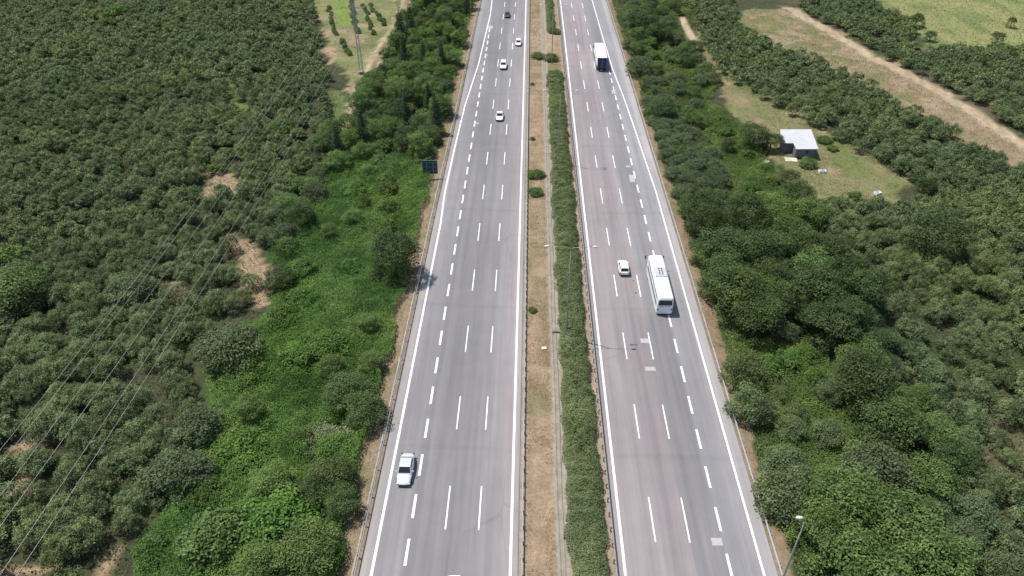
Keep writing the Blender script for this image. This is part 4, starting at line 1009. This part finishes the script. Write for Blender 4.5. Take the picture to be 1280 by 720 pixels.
# ------------------------------------------------------------------ named trees of the thickets
NAMED = [
    (493, 312, 'dark', 4.5, 9.0, 'round blue green tree beside the left guardrail casting a shadow on the road'),
    (372, 262, 'dark', 3.4, 4.6, 'round dark shrub at the upper edge of the bright scrub, beside the dirt track'),
    (391, 231, 'silver', 3.0, 4.4, 'dark grey shrub just above the round dark shrub by the dirt track'),
    (346, 338, 'dark', 3.0, 4.0, 'dark round shrub beside the pale end of the dirt track'),
    (430, 480, 'dark', 3.8, 5.2, 'large dark shrub in the middle of the bright scrub beside the verge'),
    (456, 508, 'dark', 3.0, 4.2, 'dark shrub at the verge just below the larger dark shrub'),
    (412, 420, 'bright', 3.2, 3.2, 'bright mounded shrub above the large dark shrub'),
    (410, 592, 'dark', 3.4, 4.6, 'wide dark green shrub leaning to the verge left of the silver car'),
    (425, 622, 'dark', 2.4, 4.0, 'dark shrub on the verge just below the silver car'),
    (340, 640, 'bright', 4.4, 4.2, 'broad leafy tree at the bottom between the orchard and the verge'),
    (385, 680, 'broad', 3.8, 4.6, 'leafy tree at the bottom beside the yellowish verge'),
    (262, 660, 'scrubby', 3.8, 4.2, 'leafy tree at the bottom near the orchard edge'),
    (215, 580, 'silver', 4.2, 5.0, 'grey green tree between the lower orchard and the bright scrub'),
    (240, 520, 'silver', 3.4, 4.2, 'grey green tree above the lower bare soil spot'),
    (300, 545, 'bright', 3.4, 3.2, 'bright mound of leaves in the lower bright scrub'),
    (504, 62, 'conifer', 2.4, 12.5, 'tallest narrow dark conifer near the small field plots'),
    (512, 22, 'conifer', 2.6, 12.5, 'dark conifer at the top behind the tallest conifer'),
    (500, 30, 'conifer', 2.5, 11.5, 'dark conifer between the field track and the other conifers'),
    (556, 22, 'dark', 4.2, 8.0, 'round dark tree near the top beside the left carriageway'),
    (530, 92, 'silver', 2.9, 7.0, 'slender silvery tree among the upper left roadside trees'),
    (543, 100, 'silver', 2.5, 6.0, 'smaller silvery tree right of the slender silvery tree'),
    (575, 45, 'broad', 3.2, 5.5, 'leafy green tree by the upper left guardrail'),
    (565, 70, 'broad', 3.2, 5.0, 'leafy green tree below the round dark tree by the guardrail'),
    (535, 163, 'dark', 3.4, 5.0, 'dark green tree just above the road sign'),
    (788, 50, 'silver', 2.6, 4.0, 'round grey shrub on the right verge level with the truck'),
    (800, 78, 'silver', 4.2, 6.0, 'dark grey green tree on the right verge beside the truck rear'),
    (800, 22, 'dark', 5.0, 8.0, 'wide dark green tree at the top right of the truck'),
    (825, 35, 'dark', 4.4, 7.5, 'dark green tree right of the wide dark tree'),
    (828, 132, 'dark', 3.8, 6.0, 'dark round tree at the right verge with deep shadow below'),
    (944, 163, 'dark', 4.0, 6.4, 'dark round tree just left of the shed'),
    (990, 216, 'dark', 2.2, 3.6, 'small dark bush in front of the shed slab'),
    (1012, 196, 'scrubby', 2.0, 2.2, 'low green bush against the shed wall'),
    (975, 258, 'broad', 4.2, 7.0, 'rounded green tree at the lower left of the clearing'),
    (905, 305, 'dark', 5.0, 8.0, 'dark green tree by the guardrail to the right of the bus front'),
    (955, 305, 'dark', 5.0, 8.5, 'dark green tree in the middle of the dark tree group'),
    (1008, 300, 'dark', 4.6, 8.0, 'dark green tree at the orchard side of the dark tree group'),
    (925, 360, 'dark', 5.2, 9.0, 'large dark tree level with the bus rear'),
    (948, 388, 'dark', 4.2, 8.0, 'very dark tree at the lower end of the dark tree group'),
    (1020, 350, 'dark', 5.0, 8.5, 'dark green tree beside the orchard edge'),
    (1050, 395, 'dark', 4.6, 8.0, 'dark green tree at the orchard edge above the bright scrub'),
    (932, 455, 'silver', 3.2, 6.0, 'silvery grey shrub at the right verge below the dark tree group'),
    (940, 498, 'silver', 3.0, 5.4, 'second silvery grey shrub at the right verge, just below the first'),
    (1085, 468, 'dark', 4.6, 8.5, 'tall dark tree in the middle of the lower right trees'),
    (1120, 520, 'dark', 4.6, 8.0, 'dark tree along the edge of the lower right orchard'),
    (1104, 572, 'silver', 4.2, 7.0, 'rounded pale topped tree in the lower right with dark underside'),
    (985, 572, 'silver', 3.2, 4.0, 'low grey green tree on the right verge above the single street lamp'),
    (985, 610, 'silver', 3.6, 5.5, 'grey green tree directly above the single street lamp'),
    (1060, 620, 'broad', 5.0, 7.0, 'wide leafy tree right of the single street lamp'),
    (1130, 640, 'broad', 5.0, 7.0, 'wide leafy tree between the lamp and the orchard'),
    (1080, 690, 'broad', 4.6, 7.0, 'leafy tree at the bottom right of the lamp pole'),
    (1180, 690, 'broad', 4.8, 6.6, 'leafy tree at the bottom beside the orchard edge'),
]
taken = []
for (px, py, k, r, h, lb) in NAMED:
    x, y = g(px, py, h * .55); plant(k, x, y, lb, None, h, r, z=float(ground_z(x, y))); taken.append((x, y, r))

for (px, py, k, r, h, lb) in ((966, 172, 'dark', 2.6, 4.4, 'dark tree touching the left wall of the shed'), (1032, 168, 'scrubby', 1.8, 1.6, 'low green shrub behind the right end of the shed'),
        (1043, 178, 'yellow', 1.4, 1.2, 'small yellow green weed bush right of the shed'), (1045, 245, 'scrubby', 1.8, 2.0, 'green shrub at the near edge of the clearing'), (1072, 238, 'yellow', 1.5, 1.6, 'yellow green shrub at the near edge of the clearing'),
        (955, 108, 'scrubby', 1.6, 1.5, 'low shrub at the upper end of the clearing')):
    x, y = g(px, py, h * .5); plant(k, x, y, lb, None, h, r, z=float(ground_z(x, y)))
# ------------------------------------------------------------------ fill of the thickets
SCRUB_L = poly([(548, 205), (500, 190), (405, 195), (385, 240), (345, 300), (335, 385), (262, 440), (255, 520), (225, 600), (170, 690), (150, 790), (430, 790), (462, 640), (492, 520), (508, 420), (520, 330)])
THICK_L = poly([(506, -60), (598, -60), (592, 20), (576, 80), (562, 130), (545, 205), (405, 200), (425, 150), (445, 115), (465, 90), (492, 50)])
BOT_L = poly([(165, 780), (185, 650), (215, 600), (255, 560), (330, 590), (420, 560), (425, 640), (405, 780)])
TH_R1 = poly([(772, -60), (868, -60), (862, 20), (872, 70), (900, 105), (880, 120), (895, 185), (880, 180), (840, 140), (800, 120)])
TH_R2 = poly([(868, 275), (1000, 255), (1040, 310), (1080, 385), (1085, 418), (1040, 408), (945, 408), (900, 365)])
TH_R3 = poly([(975, 590), (1050, 610), (1085, 570), (1062, 480), (1090, 430), (1180, 560), (1262, 700), (1300, 790), (1040, 790), (985, 650)])
PATCH_R = poly([(912, 432), (985, 400), (1035, 428), (1052, 470), (1085, 560), (1050, 600), (975, 565), (940, 500)])
TH_R1b = poly([(800, 125), (840, 140), (885, 180), (905, 240), (900, 272), (858, 268), (828, 190)])
TH_R1c = poly([(880, 120), (925, 150), (970, 205), (985, 262), (960, 290), (905, 285), (905, 230), (888, 180)])
def fill(region, n, dmin, kinds, label_fn, seed):
    rng = np.random.default_rng(seed); x0, y0 = region.min(0); x1, y1 = region.max(0)
    for _ in range(n):
        x, y = rng.uniform(x0, x1), rng.uniform(y0, y1)
        if not inside(np.array([x]), np.array([y]), region)[0] or y < 26: continue
        if any(dist_line(np.array([x]), np.array([y]), pts)[0] < hw + 1.5 for pts, hw in PATHS): continue
        k, h, r = kinds[int(rng.choice(len(kinds), p=[q[3] for q in kinds]))][:3]
        s = rng.uniform(.8, 1.2); h *= s; r *= s
        if -30 < x < xat(Ls, y) + 0 and x > xat(Ls, y) - 2.2 - r * .45: continue
        if 20 < x < 28.7 + r * .42: continue
        if any((x - a) ** 2 + (y - b_) ** 2 < (dmin * .5 * (1 + .25 * (c_ > 3.5)) + r * .25) ** 2 for a, b_, c_ in taken): continue
        taken.append((x, y, r)); lb, gr = label_fn(k)
        plant(k, x, y, lb, gr, h, r, z=float(ground_z(x, y)))
KN = {'broad': 'mid green leafy tree', 'dark': 'dark green tree', 'silver': 'grey green shrub', 'scrubby': 'low green shrub', 'bright': 'bright green mounded shrub', 'yellow': 'yellow green shrub', 'conifer': 'narrow dark conifer'}
def lab(zone): return lambda k: (KN[k] + ' ' + zone, KN[k] + 's ' + zone)
fill(THICK_L, 1500, 4.6, [('conifer', 9, 2.0, .06), ('broad', 6, 2.9, .52), ('dark', 6, 2.8, .18), ('scrubby', 3.2, 2.3, .18), ('silver', 4.2, 2.4, .06)], lab('in the thicket above the road sign'), 91)
MID_L = poly([(405, 195), (428, 165), (432, 140), (446, 112), (470, 100), (480, 200), (400, 215), (360, 300), (335, 300), (350, 260), (385, 215)])
fill(MID_L, 500, 4.2, [('scrubby', 3.2, 2.4, .5), ('silver', 3.8, 2.4, .3), ('broad', 4.5, 2.6, .2)], lab('along the dirt track between orchard and thicket'), 98)
fill(BOT_L, 70, 5.5, [('bright', 3.2, 2.8, .5), ('broad', 4, 2.8, .3), ('scrubby', 3, 2.4, .2)], lab('at the lower end of the left scrub'), 92)
fill(TH_R1b, 600, 3.8, [('silver', 3.0, 2.4, .78), ('scrubby', 2.6, 2.0, .22)], lab('hugging the right guardrail above the bus'), 99)
fill(TH_R1c, 90, 6.0, [('bright', 2.2, 2.0, .30), ('yellow', 1.8, 1.7, .25), ('broad', 4.2, 2.4, .25), ('dark', 4.0, 2.2, .20)], lab('in the green slope left of the shed'), 90)
fill(TH_R1, 700, 5.2, [('silver', 3.6, 2.5, .38), ('broad', 4.4, 2.5, .22), ('dark', 4.8, 2.6, .10), ('scrubby', 2.6, 2.1, .22), ('yellow', 2, 1.7, .08)], lab('beside the right guardrail level with the truck'), 93)
fill(TH_R2, 200, 5.4, [('dark', 9.0, 3.8, .45), ('dark', 6.0, 3.6, .30), ('broad', 6, 3.2, .25)], lab('in the dark tree group right of the bus'), 94)
fill(TH_R3, 160, 5.2, [('broad', 5.5, 3.5, .50), ('dark', 6, 3.4, .25), ('silver', 4.4, 2.8, .25)], lab('at the lower right around the street lamp'), 95)
fill(PATCH_R, 60, 5.0, [('bright', 2.4, 2.0, .6), ('silver', 3, 2.0, .4)], lab('in the bright scrub below the dark tree group'), 96)
fill(SCRUB_L, 150, 8.0, [('bright', 2.6, 2.4, .45), ('scrubby', 3.2, 2.0, .30), ('broad', 3.6, 2.0, .25)], lab('rising from the bright left scrub'), 97)
def row(a, b_, n, lb, gr, k='scrubby', r=1.1, h=1.5, jit=.5):
    for i in range(n):
        f = (i + .5) / n; px = a[0] + (b_[0] - a[0]) * f; py = a[1] + (b_[1] - a[1]) * f
        x, y = g(px, py); x += RNG.uniform(-jit, jit); y += RNG.uniform(-jit, jit) * 2
        s = RNG.uniform(.75, 1.25); plant(k, x, y, lb, gr, h * s, r * s, cat='bush', name='crop_bush', z=float(ground_z(x, y)))
row((409, 5), (421, 42), 14, 'dark crop bush in the first row left of the lime green strip', 'crop bushes left of the lime strip', 'scrubby', .85, 1.2)
row((424, 46), (436, 66), 9, 'dark crop bush in the short row below the lime green strip', 'crop bushes below the lime strip', 'scrubby', .85, 1.2)
row((437, 0), (446, 38), 14, 'dark crop bush in the row right of the lime green strip', 'crop bushes right of the lime strip', 'scrubby', .85, 1.2)
row((452, 2), (468, 40), 11, 'dark crop bush in the row right of the power pylon', 'crop bushes right of the pylon', 'scrubby', .85, 1.2)
row((463, 2), (482, 30), 10, 'dark crop bush in the row along the field track', 'crop bushes along the track', 'scrubby', .85, 1.2)
x, y = g(430, 30); 

# ------------------------------------------------------------------ undergrowth and grass
def scatter(region, n_per_m2, size, h0, h1, mat, label, name, seed, thin=None, avoid=(), up=.5, tmul=1.0):
    rng = np.random.default_rng(seed); x0, y0 = region.min(0); x1, y1 = region.max(0)
    n = int((x1 - x0) * (y1 - y0) * n_per_m2); x = rng.uniform(x0, x1, n); y = rng.uniform(y0, y1, n)
    ex = x + 2.5 * (vnoise(x, y, 4, seed) - .5); ey = y + 3 * (vnoise(x, y, 4, seed + 1) - .5)
    k = inside(ex, ey, region) & (y > 24)
    k &= ~((x > np.interp(y, [p[1] for p in Ls], [p[0] for p in Ls]) - 1.7 - 1.9 * vnoise(x, y, 3, 5)) & (x < 10)) & ~((x < 28.6 + 1.6 * vnoise(x, y, 3, 6)) & (x > 10))
    for a in avoid: k &= ~inside(ex, ey, a)
    for pts, hw in PATHS: k &= dist_line(x, y, pts) > hw * .9 + .6 * vnoise(x, y, 2, 7)
    if thin is not None: k &= rng.random(n) < thin(x, y)
    x, y = x[k], y[k]; n = len(x)
    def hf(x, y):
        a = vnoise(x, y, 5.5, seed + 2); b_ = vnoise(x, y, 2.3, seed + 3); c_ = vnoise(x, y, 1.0, seed + 4)
        return h0 + (h1 - h0) * np.clip(.45 * a + .38 * b_ + .25 * c_, 0, 1.1) ** 1.3
    H = hf(x, y); e_ = .25; dx = (hf(x + e_, y) - H) / e_; dy = (hf(x, y + e_) - H) / e_
    z = ground_z(x, y) + np.maximum(.03, H * (1 - .35 * rng.random(n) ** 2))
    nm = np.stack([-dx, -dy, np.full(n, up + .5)], -1) + rng.normal(size=(n, 3)) * .5
    t = -.02 + .60 * vnoise(x, y, 6, seed + 8) + .42 * vnoise(x, y, 2.0, seed + 9) + rng.normal(size=n) * .13
    me = quads_mesh(name, np.stack([x, y, z], -1), nm, size, np.clip(t * tmul, 0, 1), rng, .6); me.materials.append(LM[mat])
    return tag(link(name, me), label, name.replace('_', ' '), kind='stuff')
bl = poly([(378, 540), (400, 524), (430, 526), (442, 545), (427, 566), (385, 572)])
scatter(SCRUB_L, 95, .20, .2, 2.9, 'bright', 'bright green tangled creepers and low scrub covering the left slope', 'scrub_undergrowth', 101, avoid=(bl,))
scatter(THICK_L, 16, .34, .2, 2.0, 'broad', 'mid green undergrowth beneath the upper left roadside trees', 'thicket_undergrowth', 102)
scatter(TH_R1, 50, .24, .2, 1.6, 'yellow', 'light green undergrowth among the shrubs on the right verge level with the truck', 'shrub_undergrowth', 103)
scatter(TH_R1b, 34, .24, .2, 1.5, 'silver', 'grey green undergrowth hugging the right guardrail above the bus', 'guardrail_undergrowth', 115)
scatter(TH_R1c, 70, .21, .15, 1.4, 'yellow', 'light green scrub on the slope left of the shed', 'slope_undergrowth', 116, tmul=.95)
scatter(OL, 5, .30, .05, .7, 'dark', 'dark weeds on the floor of the left orchard', 'orchard_floor_weeds', 117)
scatter(OR2, 5, .30, .05, .7, 'broad', 'weeds on the floor of the right orchard', 'orchard_floor_weeds', 118)
scatter(np.array([(28.5, 26), (37, 26), (36, 75), (35, 130), (33, 280), (28.5, 280)], float), 26, .23, .05, 1.1, 'broad', 'low green weeds along the outer edge of the right verge', 'verge_undergrowth', 119)
scatter(np.array([(-27, 26), (-18.6, 26), (-18.6, 150), (-12, 280), (-20, 280)], float), 22, .22, .05, .9, 'yellow', 'low yellow green weeds along the outer edge of the left verge', 'verge_undergrowth', 120)
scatter(TH_R2, 14, .32, .2, 1.6, 'dark', 'dark undergrowth beneath the dark tree group', 'shaded_undergrowth', 104)
scatter(PATCH_R, 80, .21, .2, 1.9, 'yellow', 'bright yellowish scrub below the dark tree group', 'bright_undergrowth', 105, tmul=1.0)
scatter(TH_R3, 55, .24, .3, 2.2, 'broad', 'green undergrowth beneath the lower right trees', 'tree_undergrowth', 106)
fringe = poly([(440, 790), (468, 640), (494, 520), (512, 410), (498, 380), (478, 420), (462, 520), (430, 600), (398, 790)])
scatter(fringe, 55, .20, .1, 1.0, 'yellow', 'yellowish weeds between the bright scrub and the left verge', 'verge_weeds', 107)
scatter(bl, 60, .21, .5, 2.6, 'bloom', 'whitish flowering weeds in the bright scrub beside the verge', 'flowering_weeds', 108)
bl2 = poly([(955, 470), (990, 470), (1000, 500), (965, 515)])
scatter(bl2, 34, .21, .8, 2.4, 'bloom', 'whitish flowering weeds in the bright scrub right of the road', 'pale_weeds', 109)
scatter(P['clear'], 5, .22, .03, .35, 'straw', 'dry olive grass tufts in the clearing around the shed', 'clearing_grass', 110)
scatter(P['clear'], 4, .28, .05, .5, 'yellow', 'green weeds in the clearing around the shed', 'clearing_weeds', 111, thin=lambda x, y: (vnoise(x, y, 6, 3) > .55) * 1.0)
scatter(P['drystrip'], 3.5, .28, .03, .4, 'straw', 'dry brown grass of the strip beside the sandy track', 'dry_grass', 112)
scatter(P['lightfield'], 1.2, .40, .05, .45, 'yellow', 'pale green meadow grass in the far right field', 'meadow_grass', 113)
scatter(P['topfield'], 3, .28, .03, .35, 'yellow', 'short field grass around the power pylon', 'field_grass', 114, thin=lambda x, y: (vnoise(x, y, 5, 4) > .45) * 1.0)
VL = np.array([(-24, 20), (-17, 20), (-17, 150), (-12, 280), (-16, 280), (-24, 150)], float)
def verge(name, x0, x1, n, size, h, mat, label, seed, pat=1.0):
    rng = np.random.default_rng(seed); y = 26 + (300 - 26) * rng.random(n) ** 1.15; x = rng.uniform(0, 1, n)
    lx = np.interp(y, [p[1] for p in Ls], [p[0] for p in Ls]) if x1 < -10 else 0 * y
    X_ = x0 + (x1 - x0) * x + (lx + 17.22 if x1 < -10 else 0)
    k = vnoise(X_, y * .6, 1.8, seed) < pat; X_, y = X_[k], y[k]; n = len(y)
    z = ground_z(X_, y) + h * rng.random(n)
    me = quads_mesh(name, np.stack([X_, y, z], -1), rng.normal(size=(n, 3)) + np.array((0, 0, .9)), size, np.clip(rng.normal(.5, .2, n), 0, 1), rng, .35); me.materials.append(LM[mat])
    tag(link(name, me), label, name.replace('_', ' '), kind='stuff')
verge("verge_grass", -21.5, -18.0, 16000, .16, .2, 'straw', 'dry brown grass on the verge behind the left guardrail', 121, .7)
verge("verge_grass", 28.1, 30.5, 13000, .16, .2, 'straw', 'dry brown grass on the verge behind the right guardrail', 122, .75)
verge("verge_weeds", -22.0, -19.0, 7000, .22, .35, 'yellow', 'green weeds at the outer edge of the left verge', 123, .5)
verge("verge_weeds", 28.8, 31.0, 6000, .22, .35, 'broad', 'green weeds at the outer edge of the right verge', 124, .5)
verge("median_grass", .3, 3.8, 26000, .15, .12, 'straw', 'short dry grass on the brown median strip', 125, .62)
verge("median_grass", 9.2, 10.0, 3000, .14, .10, 'straw', 'dry grass between the hedge and the guardrail', 126, .6)

# ------------------------------------------------------------------ light
w = bpy.data.worlds.new("World"); sc.world = w; w.use_nodes = True; nt = w.node_tree
bg = nt.nodes["Background"]; sky = nt.nodes.new("ShaderNodeTexSky"); sky.sky_type = 'NISHITA'; sky.sun_disc = False
EL = R(66); sdir = Vector((-.917 * math.cos(EL), .40 * math.cos(EL), math.sin(EL))).normalized()
sky.sun_elevation = EL; sky.sun_rotation = math.atan2(sdir.x, sdir.y); sky.altitude = 100; sky.air_density = 1.0; sky.dust_density = 1.5
nt.links.new(sky.outputs[0], bg.inputs[0]); bg.inputs[1].default_value = .135
sd = bpy.data.lights.new("sun", 'SUN'); sd.energy = 4.7; sd.angle = R(.53); sd.color = (1, .965, .91)
so = bpy.data.objects.new("sun", sd); C.objects.link(so); so.rotation_euler = sdir.to_track_quat('Z', 'Y').to_euler(); so.location = (0, 0, 200)
vs = sc.view_settings; sc.display_settings.display_device = 'sRGB'; vs.view_transform = 'Standard'; vs.look = 'None'; vs.gamma = 1; vs.exposure = .18; vs.use_curve_mapping = False
sc.cycles.max_bounces = 5; sc.cycles.diffuse_bounces = 3; sc.cycles.transmission_bounces = 3; sc.cycles.use_denoising = True
